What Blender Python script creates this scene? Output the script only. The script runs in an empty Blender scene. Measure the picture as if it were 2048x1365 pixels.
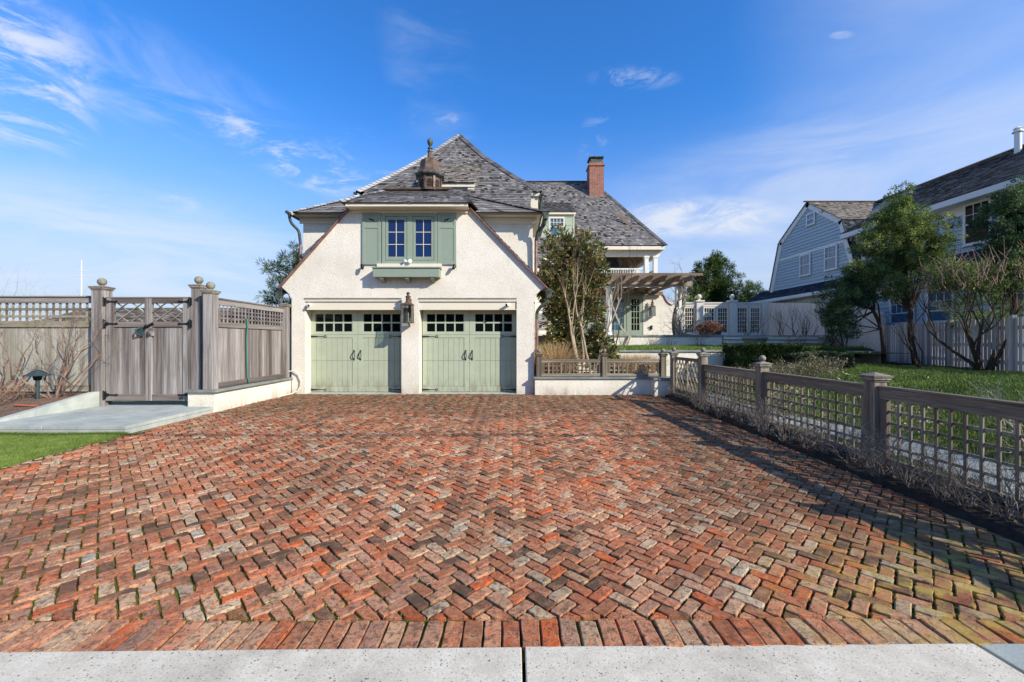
import bpy, math, random
import numpy as np
from mathutils import Vector, Matrix
PI = math.pi; R = math.radians
scene = bpy.context.scene
col = scene.collection
F = 820.0; CH = 1.55
def at(x, y, D): return Vector(((x-1024)*D/F, D, CH-(y-682)*D/F))     # photo point at depth D, in metres
def V(*a): return Vector(a)
def lin(v):
    v /= 255.0
    return v/12.92 if v <= .04045 else ((v+.055)/1.055)**2.4
def C(r, g, b): return (lin(r), lin(g), lin(b), 1)

# ------------------------------------------------------------------ mesh builder
class MB:
    def __init__(s, seed=0):
        s.v = []; s.f = []; s.r = []; s.pc = []; s.rng = random.Random(seed)
    def poly(s, pts, rnd=None):
        n = len(s.v); s.v += [tuple(p) for p in pts]; s.f.append(tuple(range(n, n+len(pts))))
        s.r.append(s.rng.random() if rnd is None else rnd)
    def mesh(s, vs, fs, rnd=None):
        n = len(s.v); s.pc.append((n, len(s.f))); s.v += [tuple(p) for p in vs]; q = s.rng.random() if rnd is None else rnd
        for f in fs: s.f.append(tuple(n+i for i in f)); s.r.append(q)
    def box(s, x0, x1, y0, y1, z0, z1, rnd=None):
        s.mesh([(x0,y0,z0),(x1,y0,z0),(x1,y1,z0),(x0,y1,z0),(x0,y0,z1),(x1,y0,z1),(x1,y1,z1),(x0,y1,z1)],
               [(0,3,2,1),(4,5,6,7),(0,1,5,4),(1,2,6,5),(2,3,7,6),(3,0,4,7)], rnd)
    def obox(s, c, ax, ay, az, rnd=None):                        # centre and three half-axis vectors
        c = Vector(c); ax = Vector(ax); ay = Vector(ay); az = Vector(az)
        P = [c+i*ax+j*ay+k*az for k in (-1,1) for (i,j) in ((-1,-1),(1,-1),(1,1),(-1,1))]
        s.mesh(P, [(0,3,2,1),(4,5,6,7),(0,1,5,4),(1,2,6,5),(2,3,7,6),(3,0,4,7)], rnd)
    def beam(s, p, q, w, h, up=(0,0,1), rnd=None):
        p = Vector(p); q = Vector(q); d = q-p; L = d.length; d.normalize()
        side = d.cross(Vector(up)); 
        if side.length < 1e-4: side = Vector((1,0,0))
        side.normalize(); u = side.cross(d)
        s.obox((p+q)/2, d*L/2, side*w/2, u*h/2, rnd)
    def prism(s, pts, d, rnd=None):                              # polygon pushed along d
        n = len(pts); d = Vector(d); P = [Vector(p) for p in pts]
        s.mesh(P+[p+d for p in P], [tuple(range(n))[::-1], tuple(range(n, 2*n))]+[(i,(i+1)%n,n+(i+1)%n,n+i) for i in range(n)], rnd)
    def tube(s, pts, rad, n=8, rnd=None, cap=True):
        P = [Vector(p) for p in pts]; m = len(P)
        rad = rad if isinstance(rad, (list, tuple)) else [rad]*m
        vs = []; prev = None
        for i in range(m):
            t = (P[min(i+1,m-1)]-P[max(i-1,0)])
            if t.length < 1e-6: t = Vector((0,0,1))
            t.normalize()
            if prev is None:
                a = t.orthogonal().normalized()
            else:
                a = prev-t*prev.dot(t)
                a = a.normalized() if a.length > 1e-5 else t.orthogonal().normalized()
            prev = a; b = t.cross(a)
            for k in range(n):
                th = 2*PI*k/n; vs.append(P[i]+(a*math.cos(th)+b*math.sin(th))*rad[i])
        fs = [(i*n+k, i*n+(k+1)%n, (i+1)*n+(k+1)%n, (i+1)*n+k) for i in range(m-1) for k in range(n)]
        if cap: fs += [tuple(range(n))[::-1], tuple(range((m-1)*n, m*n))]
        s.mesh(vs, fs, rnd)
    def lathe(s, c, prof, n=20, rot=0, rnd=None):                # profile [(r,z)...] round a vertical axis
        c = Vector(c); vs = []; m = len(prof)
        for (r, z) in prof:
            for k in range(n):
                th = 2*PI*k/n+rot; vs.append((c.x+r*math.cos(th), c.y+r*math.sin(th), c.z+z))
        fs = [(i*n+k, i*n+(k+1)%n, (i+1)*n+(k+1)%n, (i+1)*n+k) for i in range(m-1) for k in range(n)]
        fs += [tuple(range(n))[::-1], tuple(range((m-1)*n, m*n))]
        s.mesh(vs, fs, rnd)
    def ball(s, c, r, n=16, rnd=None):
        s.lathe(c, [(max(.001, r*math.cos(a)), r*math.sin(a)) for a in [(-PI/2)+PI*i/10 for i in range(11)]], n, 0, rnd)
    def each(s, name, mat, parent=None, bevel=0, per=1):           # every piece (or run of pieces) an object of its own
        cuts = s.pc[::per]+[(len(s.v), len(s.f))]; out = []
        for (v0, f0), (v1, f1) in zip(cuts, cuts[1:]):
            m = MB(); m.v = s.v[v0:v1]; m.f = [tuple(i-v0 for i in f) for f in s.f[f0:f1]]; m.r = s.r[f0:f1]; out.append(m.build(name, mat, parent, bevel=bevel))
        return out
    def build(s, name, mat, parent=None, smooth=False, bevel=0, label=None):
        me = bpy.data.meshes.new(name); me.from_pydata(s.v, [], s.f)
        a = me.attributes.new('rnd', 'FLOAT', 'FACE'); a.data.foreach_set('value', s.r)
        me.materials.append(mat)
        if smooth: me.polygons.foreach_set('use_smooth', [True]*len(me.polygons))
        me.update()
        o = bpy.data.objects.new(name, me); col.objects.link(o)
        if parent is not None:
            o.parent = parent; o.matrix_parent_inverse = Matrix.Translation(-parent.location) if False else Matrix.Identity(4)
            o.location = -parent.location if parent.type == 'EMPTY' else Vector((0,0,0))
        if bevel:
            b = o.modifiers.new('bevel', 'BEVEL'); b.width = bevel; b.segments = 2; b.limit_method = 'ANGLE'; b.angle_limit = R(40)
        if smooth:
            try: me.set_sharp_from_angle(angle=R(50))
            except Exception: pass
        if label: o['label'] = label
        return o
def fastmesh(name, verts, k, rnd, mat, parent=None):             # numpy polygons of k corners each
    nf = len(verts)//k
    me = bpy.data.meshes.new(name); me.vertices.add(len(verts)); me.vertices.foreach_set('co', verts.astype(np.float32).ravel())
    me.loops.add(nf*k); me.loops.foreach_set('vertex_index', np.arange(nf*k, dtype=np.int32))
    me.polygons.add(nf); me.polygons.foreach_set('loop_start', np.arange(nf, dtype=np.int32)*k)
    try: me.polygons.foreach_set('loop_total', np.full(nf, k, dtype=np.int32))
    except Exception: pass
    a = me.attributes.new('rnd', 'FLOAT', 'FACE'); a.data.foreach_set('value', rnd.astype(np.float32))
    me.materials.append(mat); me.update(calc_edges=True); me.validate()
    o = bpy.data.objects.new(name, me); col.objects.link(o)
    if parent is not None:
        o.parent = parent
        if parent.type == 'EMPTY': o.location = -parent.location
    return o
def thing(name, label, cat, loc=(0,0,0), group=None):
    o = bpy.data.objects.new(name, None); col.objects.link(o); o.location = loc; o.empty_display_size = .2
    o['label'] = label; o['category'] = cat
    if group: o['group'] = group
    return o
def tag(o, label, cat, group=None, kind=None):
    if label: o['label'] = label
    if cat: o['category'] = cat
    if group: o['group'] = group
    if kind: o['kind'] = kind
    return o
def struct(o): o['kind'] = 'structure'; return o
def dup(o, loc, rz=0, sc=1, label=None, group=None):
    r = o.copy(); col.objects.link(r); r.location = loc; r.rotation_euler = (0,0,rz); r.scale = (sc,sc,sc)
    if label: r['label'] = label
    if group: r['group'] = group
    for ch in list(o.children):
        c = ch.copy(); col.objects.link(c); c.parent = r
        for g in list(ch.children):
            d = g.copy(); col.objects.link(d); d.parent = c
    return r

# ------------------------------------------------------------------ materials
class NT:
    def __init__(s, name):
        s.m = bpy.data.materials.new(name); s.m.use_nodes = True; s.t = s.m.node_tree; s.n = s.t.nodes
        s.b = s.n['Principled BSDF']
    def node(s, ty, **kw):
        n = s.n.new(ty)
        for k, v in kw.items(): setattr(n, k, v)
        return n
    def ln(s, a, b): s.t.links.new(a, b)
    def setin(s, sock, v):
        if isinstance(v, bpy.types.NodeSocket): s.ln(v, sock)
        else: sock.default_value = v
    def pos(s): return s.node('ShaderNodeNewGeometry').outputs['Position']
    def attr(s): return s.node('ShaderNodeAttribute', attribute_name='rnd').outputs['Fac']
    def map(s, vec, sc):
        n = s.node('ShaderNodeMapping'); s.ln(vec, n.inputs['Vector']); n.inputs['Scale'].default_value = sc; return n.outputs['Vector']
    def noise(s, vec, scale, detail=4, rough=.6, dist=0):
        n = s.node('ShaderNodeTexNoise'); s.ln(vec, n.inputs['Vector']); n.inputs['Scale'].default_value = scale
        n.inputs['Detail'].default_value = detail; n.inputs['Roughness'].default_value = rough; n.inputs['Distortion'].default_value = dist
        return n.outputs['Fac']
    def ramp(s, fac, stops, interp='LINEAR'):
        n = s.node('ShaderNodeValToRGB'); n.color_ramp.interpolation = interp; e = n.color_ramp.elements
        while len(e) < len(stops): e.new(.5)
        for i, (p, c) in enumerate(stops):
            e[i].position = p; e[i].color = c if isinstance(c, tuple) else (c, c, c, 1)
        s.setin(n.inputs['Fac'], fac); return n.outputs['Color']
    def mix(s, fac, a, b, mode='MIX'):
        n = s.node('ShaderNodeMix', data_type='RGBA', blend_type=mode); n.clamp_factor = True
        s.setin(n.inputs[0], fac); s.setin(n.inputs[6], a); s.setin(n.inputs[7], b); return n.outputs[2]
    def math(s, op, a, b=0, c=None):
        n = s.node('ShaderNodeMath', operation=op); s.setin(n.inputs[0], a); s.setin(n.inputs[1], b)
        if c is not None: s.setin(n.inputs[2], c)
        return n.outputs[0]
    def mr(s, v, a, b, c=0, d=1):
        n = s.node('ShaderNodeMapRange'); s.ln(v, n.inputs[0])
        for i, q in enumerate((a, b, c, d)): n.inputs[i+1].default_value = q
        return n.outputs[0]
    def sep(s, v):
        n = s.node('ShaderNodeSeparateXYZ'); s.ln(v, n.inputs[0]); return n.outputs
    def bump(s, h, strength=.5, dist=.01):
        n = s.node('ShaderNodeBump'); s.ln(h, n.inputs['Height']); n.inputs['Strength'].default_value = strength; n.inputs['Distance'].default_value = dist
        s.ln(n.outputs[0], s.b.inputs['Normal'])
    def fin(s, colr, rough=.8, spec=.3, metal=0):
        s.setin(s.b.inputs['Base Color'], colr); s.setin(s.b.inputs['Roughness'], rough)
        s.b.inputs['Specular IOR Level'].default_value = spec; s.b.inputs['Metallic'].default_value = metal
        return s.m
def bright(t, colr, fac): return t.mix(1.0, colr, fac, 'MULTIPLY')

def m_stucco(name, c1, c2, stain=.25):
    t = NT(name); p = t.pos()
    n1 = t.noise(p, 1.1, 5, .6); n2 = t.noise(p, 26, 6, .65, .3); n3 = t.noise(t.map(p, (1,1,.25)), 3.5, 5, .7)
    c = t.mix(t.ramp(n1, [(.35,0.0),(.7,1.0)]), c1, c2)
    c = t.mix(t.mr(n3, .55, .8, 0, stain), c, C(150,130,105))
    c = bright(t, c, t.ramp(n2, [(.34,.80),(.52,1.0)]))
    z = t.sep(p)[2]
    c = t.mix(t.math('MULTIPLY', t.mr(z, .02, .30, .55, 0), t.mr(n3, .35, .65)), c, C(120,100,80))   # splash dirt just above the ground
    h = t.math('ADD', n2, t.math('MULTIPLY', t.noise(p, 9, 4, .6), .8))
    xx = t.sep(p); sk = t.math('MULTIPLY', t.math('MULTIPLY', t.mr(xx[2], 2.95, 3.4, 0, 1), t.math('LESS_THAN', xx[2], 3.72)), t.math('MULTIPLY', t.math('GREATER_THAN', xx[0], -4.0), t.math('LESS_THAN', xx[0], -2.05)))
    c = t.mix(t.math('MULTIPLY', sk, t.mr(t.noise(t.map(p, (9,1,.6)), 2, 4, .6), .45, .7, 0, .4)), c, C(150,136,112))   # rain streaks under the box
    t.bump(h, .45, .018)
    return t.fin(c, .9, .15)
STUCCO = m_stucco('stucco_cream', C(226,219,206), C(211,203,188))
STUCCO_W = m_stucco('stucco_white', C(232,226,211), C(220,213,195))
def m_paint(name, c, rough=.5, var=.08, spec=.4, attr=0.06, dirt=0):
    t = NT(name); p = t.pos()
    k = bright(t, c, t.ramp(t.noise(p, 4, 5, .65), [(.3, 1-var),(.7, 1.0)]))
    k = bright(t, k, t.ramp(t.attr(), [(0, 1-attr),(1, 1.0)]))
    if dirt: k = t.mix(t.math('MULTIPLY', t.mr(t.sep(p)[2], .05, .55, dirt, 0), t.mr(t.noise(t.map(p, (1,1,.3)), 9, 5, .7), .35, .65)), k, C(112,98,78))
    t.bump(t.noise(p, 60, 3, .6), .12, .003)
    return t.fin(k, rough, spec)
GREEN = m_paint('sage_paint', C(174,181,157), .42, .12, .4, .10, .7)
GREEN2 = m_paint('sage_paint_house', C(138,150,134))
GREEN_L = m_paint('pale_sage_paint', C(166,178,154))
CREAMP = m_paint('cream_paint', C(222,212,192), .55, .05)
WHITE = m_paint('white_paint', C(225,224,220), .5, .05)
OFFW = m_paint('off_white_paint', C(214,208,196), .55, .1)
BLACK = m_paint('black_iron', C(26,27,30), .45, .3)
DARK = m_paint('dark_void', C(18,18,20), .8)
PLASTIC = m_paint('white_plastic', C(228,228,228), .35, .03)
HOSEG = m_paint('green_hose_rubber', C(58,122,104), .45)
HOSEW = m_paint('pale_conduit', C(205,200,190), .5)
ORANGE = m_paint('orange_plastic', C(196,96,72), .5)
LAMPG = m_paint('lamp_green_metal', C(52,70,72), .45)
CLAY = m_paint('clay_tile', C(165,92,68), .8, .3)
def m_wood(name, sc, base, dark, light, moss=0, rough=.85):
    t = NT(name); p = t.pos(); r = t.attr()
    g = t.noise(t.map(p, sc), 1, 6, .65, .6)
    big = t.noise(t.map(p, tuple(.12*q for q in sc)), 1, 4, .6, .3)
    c = t.mix(t.ramp(g, [(.3,0.0),(.7,1.0)]), dark, light)
    c = t.mix(.45, c, base)
    c = t.mix(t.mr(big, .42, .68, 0, .85), c, dark)
    c = bright(t, c, t.ramp(r, [(0,(.50,.44,.43,1)),(.35,(.78,.74,.72,1)),(.7,(1,.98,.97,1)),(1,(1.0,1.0,1.0,1))]))
    if moss: c = t.mix(t.mr(t.noise(p, 3.1, 5, .7), .5, .72, 0, moss), c, C(140,142,96))
    t.bump(g, .6, .006)
    return t.fin(c, rough, .15)
WV = m_wood('weathered_wood_upright', (55,55,1.6), C(148,142,138), C(76,66,62), C(208,204,199))
WX = m_wood('weathered_wood_level', (1.6,55,55), C(150,143,138), C(92,82,78), C(196,190,184))
WY = m_wood('weathered_wood_along', (55,1.6,55), C(146,140,136), C(88,80,76), C(190,184,180))
WP = m_wood('pale_weathered_wood', (40,40,1.5), C(180,176,162), C(128,122,110), C(208,205,194), .25)
WM = m_wood('mossy_weathered_wood', (1.6,50,50), C(172,165,146), C(112,104,88), C(205,200,186), .55)
WG = m_wood('grey_fence_wood', (45,45,2.0), C(146,136,118), C(78,69,58), C(196,186,168), .12)
WGY = m_wood('grey_fence_wood_along', (45,2.0,45), C(146,136,118), C(74,65,56), C(200,190,172), .16)
WGX = m_wood('grey_fence_wood_level', (2.0,45,45), C(148,138,120), C(78,69,60), C(198,188,172), .12)
WW = m_wood('white_washed_boards', (30,30,1.2), C(214,210,206), C(160,156,150), C(230,228,224), .06)
PERG = m_wood('pergola_wood', (12,2,12), C(156,138,120), C(108,92,78), C(190,172,152))
def m_shingle(name, stops, bs=.35):
    t = NT(name); p = t.pos(); r = t.attr()
    c = t.ramp(r, stops)
    g = t.noise(t.map(p, (70,22,8)), 1, 4, .65)
    c = bright(t, c, t.ramp(g, [(.3,.78),(.62,1.0)]))
    c = bright(t, c, t.ramp(t.noise(p, .9, 4, .6), [(.35,.85),(.65,1.0)]))
    t.bump(g, bs, .01)
    return t.fin(c, .85, .2)
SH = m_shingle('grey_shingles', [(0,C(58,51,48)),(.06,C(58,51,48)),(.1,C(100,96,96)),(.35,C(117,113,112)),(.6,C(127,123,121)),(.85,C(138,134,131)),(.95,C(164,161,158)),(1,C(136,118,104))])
SHCAP = m_shingle('sunlit_hip_shingles', [(0,C(150,146,142)),(1,C(196,192,186))])  # sunlit brightness of the left hips put into the cap colour
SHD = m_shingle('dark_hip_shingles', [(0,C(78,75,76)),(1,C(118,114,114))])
SHB = m_shingle('brown_shingles', [(0,C(70,64,58)),(.06,C(70,64,58)),(.1,C(116,107,98)),(.5,C(148,138,127)),(.85,C(168,158,146)),(1,C(188,178,164))])
SHK = m_shingle('dark_blue_shingles', [(0,C(22,26,32)),(.06,C(22,26,32)),(.1,C(50,56,64)),(.6,C(70,78,88)),(1,C(98,104,112))])
def m_siding(name, c):
    t = NT(name); p = t.pos()
    k = bright(t, c, t.ramp(t.noise(t.map(p, (2,.6,8)), 1, 4, .6), [(.3,.88),(.7,1.0)]))
    k = bright(t, k, t.ramp(t.attr(), [(0,.93),(1,1.0)]))
    return t.fin(k, .65, .3)
SIDE = m_siding('blue_grey_siding', C(180,196,204))
def m_copper():
    t = NT('aged_copper'); p = t.pos()
    n = t.noise(p, 5, 5, .65)
    c = t.ramp(n, [(.3,C(64,50,42)),(.5,C(102,80,66)),(.66,C(114,96,82)),(.78,C(88,94,84))])
    t.bump(t.noise(p, 30, 3, .6), .15, .004)
    return t.fin(c, .55, .4, .25)
COPPER = m_copper()
def m_verd():
    t = NT('verdigris_copper'); p = t.pos()
    c = t.ramp(t.noise(p, 7, 5, .65), [(.3,C(44,44,40)),(.5,C(68,76,70)),(.68,C(98,108,100)),(.8,C(76,68,60))])
    return t.fin(c, .6, .4, .15)
VERD = m_verd()
def m_pipe():
    t = NT('brown_copper_pipe'); p = t.pos()
    c = t.ramp(t.noise(p, 6, 4, .6), [(.3,C(104,72,66)),(.6,C(142,110,104)),(.8,C(118,96,88))])
    return t.fin(c, .5, .45, .2)
PIPE = m_pipe()
def m_glass(name, c, rough=.04, spec=.9):
    t = NT(name); p = t.pos()
    t.bump(t.noise(p, 1.3, 2, .5), .05, .05)
    return t.fin(c, rough, spec)
GLASS_B = m_glass('reflected_blue_glass', C(6,38,84), .06, .4)  # deep blue of the reflected sky put into the pane colour
GLASS_D = m_glass('dark_window_glass', C(14,18,20), .06, .35)
GLASS_S = m_glass('reflected_sky_glass', C(60,96,120), .05, 1.0)  # pane colour carries a painted sky reflection
def m_clear():
    t = NT('screen_glass'); 
    tr = t.node('ShaderNodeBsdfTransparent'); tr.inputs[0].default_value = (.55,.6,.6,1)
    gl = t.node('ShaderNodeBsdfGlossy'); gl.inputs['Roughness'].default_value = .03
    mx = t.node('ShaderNodeMixShader'); mx.inputs[0].default_value = .12
    t.ln(tr.outputs[0], mx.inputs[1]); t.ln(gl.outputs[0], mx.inputs[2]); t.ln(mx.outputs[0], t.n['Material Output'].inputs[0])
    return t.m
CLEAR = m_clear()
def m_stone(name, c1, c2, sc=3, bump=.3):
    t = NT(name); p = t.pos()
    c = t.mix(t.ramp(t.noise(p, sc, 6, .65), [(.35,0.0),(.65,1.0)]), c1, c2)
    c = bright(t, c, t.ramp(t.attr(), [(0,.9),(1,1.0)]))
    c = bright(t, c, t.ramp(t.noise(p, 45, 4, .6), [(.3,.88),(.6,1.0)]))
    t.bump(t.noise(p, 35, 5, .65), bump, .006)
    return t.fin(c, .8, .25)
BLUESTONE = m_stone('bluestone', C(128,134,134), C(158,162,158))
CAPSTONE = m_stone('cap_stone', C(112,118,114), C(150,152,144))
SLAB = m_stone('pale_bluestone_slab', C(158,164,158), C(186,188,178), 3)
CONC = m_stone('smooth_concrete', C(166,172,164), C(182,186,176), 2)
SOIL = m_stone('dark_soil', C(30,25,21), C(54,44,36), 14, 1.0)
FARG = m_stone('far_ground', C(96,104,62), C(120,118,84), .2)
ASPH = m_stone('asphalt', C(70,70,72), C(86,86,88), 3)
def m_mulch():
    t = NT('bark_mulch'); p = t.pos()
    c = t.ramp(t.noise(t.map(p, (1,1.6,1)), 45, 5, .7), [(.3,C(84,66,54)),(.5,C(134,110,94)),(.68,C(166,142,124)),(.8,C(196,178,160))])
    c = bright(t, c, t.ramp(t.noise(p, 3, 4, .6), [(.35,.72),(.65,1.0)]))
    t.bump(t.noise(p, 38, 6, .75), 1.0, .04)
    return t.fin(c, .95, .1)
MULCH = m_mulch()
def m_walk(name, dark=False):
    t = NT(name); p = t.pos()
    if dark: base = t.mix(t.ramp(t.noise(p, 6, 5, .6), [(.3,0.0),(.7,1.0)]), C(150,156,150), C(172,176,168))
    else: base = t.mix(t.ramp(t.noise(p, 5, 6, .65), [(.35,0.0),(.65,1.0)]), C(200,190,170), C(220,210,190))
    v = t.node('ShaderNodeTexVoronoi'); t.ln(p, v.inputs['Vector']); v.inputs['Scale'].default_value = 66; v.inputs['Randomness'].default_value = 1
    d = t.math('ADD', v.outputs['Distance'], t.math('MULTIPLY', t.noise(p, 160, 2, .5), .35))
    s3 = t.sep(v.outputs['Color']); sel = t.math('LESS_THAN', d, t.mr(s3[2], 0, 1, .28, .62))
    s3 = t.sep(v.outputs['Color'])
    few = t.math('GREATER_THAN', s3[0], .40 if not dark else .95)
    peb = t.ramp(s3[1], [(0,C(104,92,80)),(.25,C(160,132,104)),(.45,C(210,205,196)),(.7,C(170,160,146)),(.86,C(96,94,96)),(1,C(188,140,108))])
    c = t.mix(t.math('MULTIPLY', sel, few), base, peb)
    c = t.mix(t.mr(t.noise(t.map(p, (.7,1,1)), 1.7, 6, .7, .6), .5, .72, 0, .32), c, C(128,118,100))
    c = bright(t, c, t.ramp(t.noise(p, 110, 4, .7), [(.3,.72),(.6,1.0)]))
    t.bump(t.math('ADD', t.noise(p, 90, 4, .65), sel), .35, .003)
    return t.fin(c, .85, .2)
WALK = m_walk('aggregate_concrete'); WALKD = m_walk('grey_concrete', True)
def m_brick():
    t = NT('old_brick'); p = t.pos(); r = t.attr(); s = t.sep(p)
    c = t.ramp(r, [(0,C(88,70,56)),(.07,C(124,92,70)),(.16,C(164,108,76)),(.28,C(196,122,86)),(.40,C(208,134,96)),(.52,C(206,152,118)),
                   (.61,C(190,102,66)),(.68,C(222,108,56)),(.74,C(176,134,110)),(.82,C(214,164,124)),(.91,C(206,172,136)),(.98,C(206,184,152)),(1,C(210,196,172))])
    n = t.noise(p, 24, 7, .75, .5); n2 = t.noise(p, 8, 5, .7, .3); n4 = t.noise(p, 15, 4, .6, .8)
    c = t.mix(t.mr(n2, .50, .66, 0, .55), c, C(224,172,132))
    c = t.mix(t.mr(n4, .54, .66, 0, .5), c, C(222,104,54))
    c = t.mix(t.mr(n, .48, .62, 0, .85), c, C(104,78,58))
    c = t.mix(t.mr(t.noise(p, 55, 5, .75), .55, .65, 0, .85), c, C(48,37,30))
    c = t.mix(t.mr(t.noise(p, 90, 4, .7), .64, .72, 0, .5), c, C(222,206,180))
    # long-standing grime: by the garage, along the bed on the right, and in broad patches
    big = t.noise(p, .55, 5, .65)
    g1 = t.math('MULTIPLY', t.mr(s[1], 6.8, 11.0), .92)
    g2 = t.math('MULTIPLY', t.mr(s[0], 1.0, 3.6), .66)
    g = t.math('ADD', t.math('MAXIMUM', g1, g2), t.mr(big, .42, .68, 0, .6))
    g = t.math('MULTIPLY', t.math('MINIMUM', g, .78), t.mr(t.noise(p, 5.5, 5, .7), .28, .56, .25, 1))
    c = t.mix(g, c, C(76,66,48))
    trk = t.math('SUBTRACT', t.math('ABSOLUTE', t.math('SUBTRACT', t.math('ABSOLUTE', t.math('ADD', s[0], 2.95)), 1.66)), .75)      # worn wheel tracks towards each door
    c = t.mix(t.math('MULTIPLY', t.mr(t.math('ABSOLUTE', trk), .26, .05), t.mr(t.noise(p, 2.4, 5, .7), .38, .62, .0, .42)), c, C(70,60,50))
    yl = t.math('MULTIPLY', t.math('MULTIPLY', t.mr(s[0], 1.2, 2.6), t.mr(s[1], 3.6, 2.5)), t.mr(t.noise(p, 6, 5, .7), .44, .6, 0, .65))
    c = t.mix(yl, c, C(196,168,78))
    t.bump(t.math('ADD', n, t.math('MULTIPLY', t.noise(p, 120, 4, .7), .6)), 1.0, .010)
    return t.fin(c, .8, .2)
BRICK = m_brick()
def m_joint():
    t = NT('mossy_joint_sand'); p = t.pos()
    c = t.ramp(t.noise(p, 60, 4, .7), [(.35,C(34,28,22)),(.6,C(66,55,42))])
    c = t.mix(t.mr(t.noise(p, 2.6, 5, .75), .40, .56), c, t.mix(t.noise(p, 50, 3, .6), C(60,72,24), C(118,128,44)))
    t.bump(t.noise(p, 80, 4, .7), 1, .01)
    return t.fin(c, .95, .1)
JOINT = m_joint()
def m_wallbrick():
    t = NT('chimney_brick'); p = t.pos()
    b = t.node('ShaderNodeTexBrick'); mp = t.node('ShaderNodeMapping'); 
    s = t.sep(p); cb = t.node('ShaderNodeCombineXYZ'); t.ln(t.math('ADD', s[0], s[1]), cb.inputs[0]); t.ln(s[2], cb.inputs[1])
    t.ln(cb.outputs[0], b.inputs['Vector']); b.inputs['Scale'].default_value = 1; b.inputs['Brick Width'].default_value = .22
    b.inputs['Row Height'].default_value = .08; b.inputs['Mortar Size'].default_value = .008
    b.inputs['Color1'].default_value = C(160,90,70); b.inputs['Color2'].default_value = C(118,68,56); b.inputs['Mortar'].default_value = C(176,160,146)
    c = bright(t, b.outputs['Color'], t.ramp(t.noise(p, 12, 4, .6), [(.3,.75),(.65,1.0)]))
    return t.fin(c, .85, .2)
CHIM = m_wallbrick()
def m_grass(name, c1, c2, c3):
    t = NT(name); p = t.pos()
    c = t.mix(t.ramp(t.noise(p, 1.4, 5, .7), [(.35,0.0),(.65,1.0)]), c1, c2)
    c = t.mix(t.mr(t.noise(p, 4, 4, .7), .50, .66, 0, .8), c, c3)
    c = t.mix(t.mr(t.noise(p, 9, 4, .7), .60, .70, 0, .5), c, C(150,128,84))
    c = t.mix(t.ramp(t.attr(), [(0,0.0),(1,.6)]), c, c3)
    return t.fin(c, .75, .2)
LAWN = m_grass('lawn_blade', C(66,94,36), C(90,114,44), C(128,142,74))
FINIAL = m_stone('weathered_finial', C(110,104,92), C(150,144,128), 9)
def m_lawnbase():
    t = NT('lawn_base'); p = t.pos()
    c = t.mix(t.ramp(t.noise(p, 1.4, 5, .7), [(.35,0.0),(.65,1.0)]), C(60,84,32), C(88,108,44))
    c = bright(t, c, t.ramp(t.noise(t.map(p, (1,1,.1)), 70, 4, .7), [(.3,.55),(.65,1.0)]))
    t.bump(t.noise(p, 60, 4, .7), 1, .03)
    return t.fin(c, .9, .1)
LAWNB = m_lawnbase()
def m_leaf(name, stops, rough=.55, trans=.0, spec=.35):
    t = NT(name); c = t.ramp(t.attr(), stops); t.fin(c, rough, spec)
    if trans:
        tl = t.node('ShaderNodeBsdfTranslucent'); t.ln(c, tl.inputs[0]); mx = t.node('ShaderNodeMixShader'); mx.inputs[0].default_value = trans
        t.ln(t.b.outputs[0], mx.inputs[1]); t.ln(tl.outputs[0], mx.inputs[2]); t.ln(mx.outputs[0], t.n['Material Output'].inputs[0])
    return t.m
JUN = m_leaf('juniper_needles', [(0,C(48,68,40)),(.35,C(80,104,56)),(.7,C(124,140,76)),(1,C(200,196,120))], .7, .4)
CED = m_leaf('cedar_needles', [(0,C(36,58,42)),(.45,C(62,90,60)),(.8,C(100,124,74)),(1,C(160,166,100))], .7, .35)
PINE = m_leaf('pine_needles', [(0,C(34,54,26)),(.5,C(62,88,36)),(.85,C(98,118,48)),(1,C(160,160,80))], .65, .35)
MAG = m_leaf('broad_leaves', [(0,C(34,50,32)),(.22,C(60,80,44)),(.42,C(100,116,60)),(.52,C(164,164,92)),(.64,C(108,86,58)),(.82,C(134,106,76)),(1,C(182,150,114))], .35, .3, .5)
HEDGE = m_leaf('box_leaves', [(0,C(20,34,16)),(.6,C(40,62,24)),(1,C(80,100,38))], .6, .3)
HEDGE2 = m_leaf('grey_green_leaves', [(0,C(40,50,36)),(.6,C(72,84,56)),(1,C(120,128,96))], .7)
DRYG = m_leaf('dry_grass', [(0,C(150,120,84)),(.5,C(200,170,124)),(1,C(232,208,164))], .8, .3)
PEREN = m_leaf('dry_perennial_stems', [(0,C(92,92,54)),(.4,C(142,134,92)),(.8,C(180,164,132)),(1,C(128,88,80))], .8)
DEADL = m_leaf('brown_leaves', [(0,C(90,58,44)),(.5,C(136,96,74)),(1,C(176,140,112))], .8)
ORL = m_leaf('orange_leaves', [(0,C(170,60,22)),(1,C(220,112,52))], .6)
def m_bark(name, c1, c2):
    t = NT(name); p = t.pos()
    c = t.mix(t.ramp(t.noise(t.map(p, (1,1,.3)), 22, 5, .7), [(.35,0.0),(.65,1.0)]), c1, c2)
    c = bright(t, c, t.ramp(t.attr(), [(0,.7),(1,1.0)]))
    t.bump(t.noise(t.map(p, (1,1,.3)), 30, 4, .7), .6, .01)
    return t.fin(c, .85, .15)
BARKP = m_bark('pale_smooth_bark', C(160,138,112), C(206,188,162))
BARKD = m_bark('dark_bark', C(58,48,40), C(98,84,72))
BARKT = m_bark('tan_twigs', C(104,82,72), C(164,138,120))
BARKG = m_bark('grey_twigs', C(100,88,76), C(176,164,148))
BARKB = m_bark('brown_twigs', C(70,56,50), C(112,92,82))
BARKW = m_bark('pale_dry_twigs', C(150,140,116), C(200,190,164))

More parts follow.
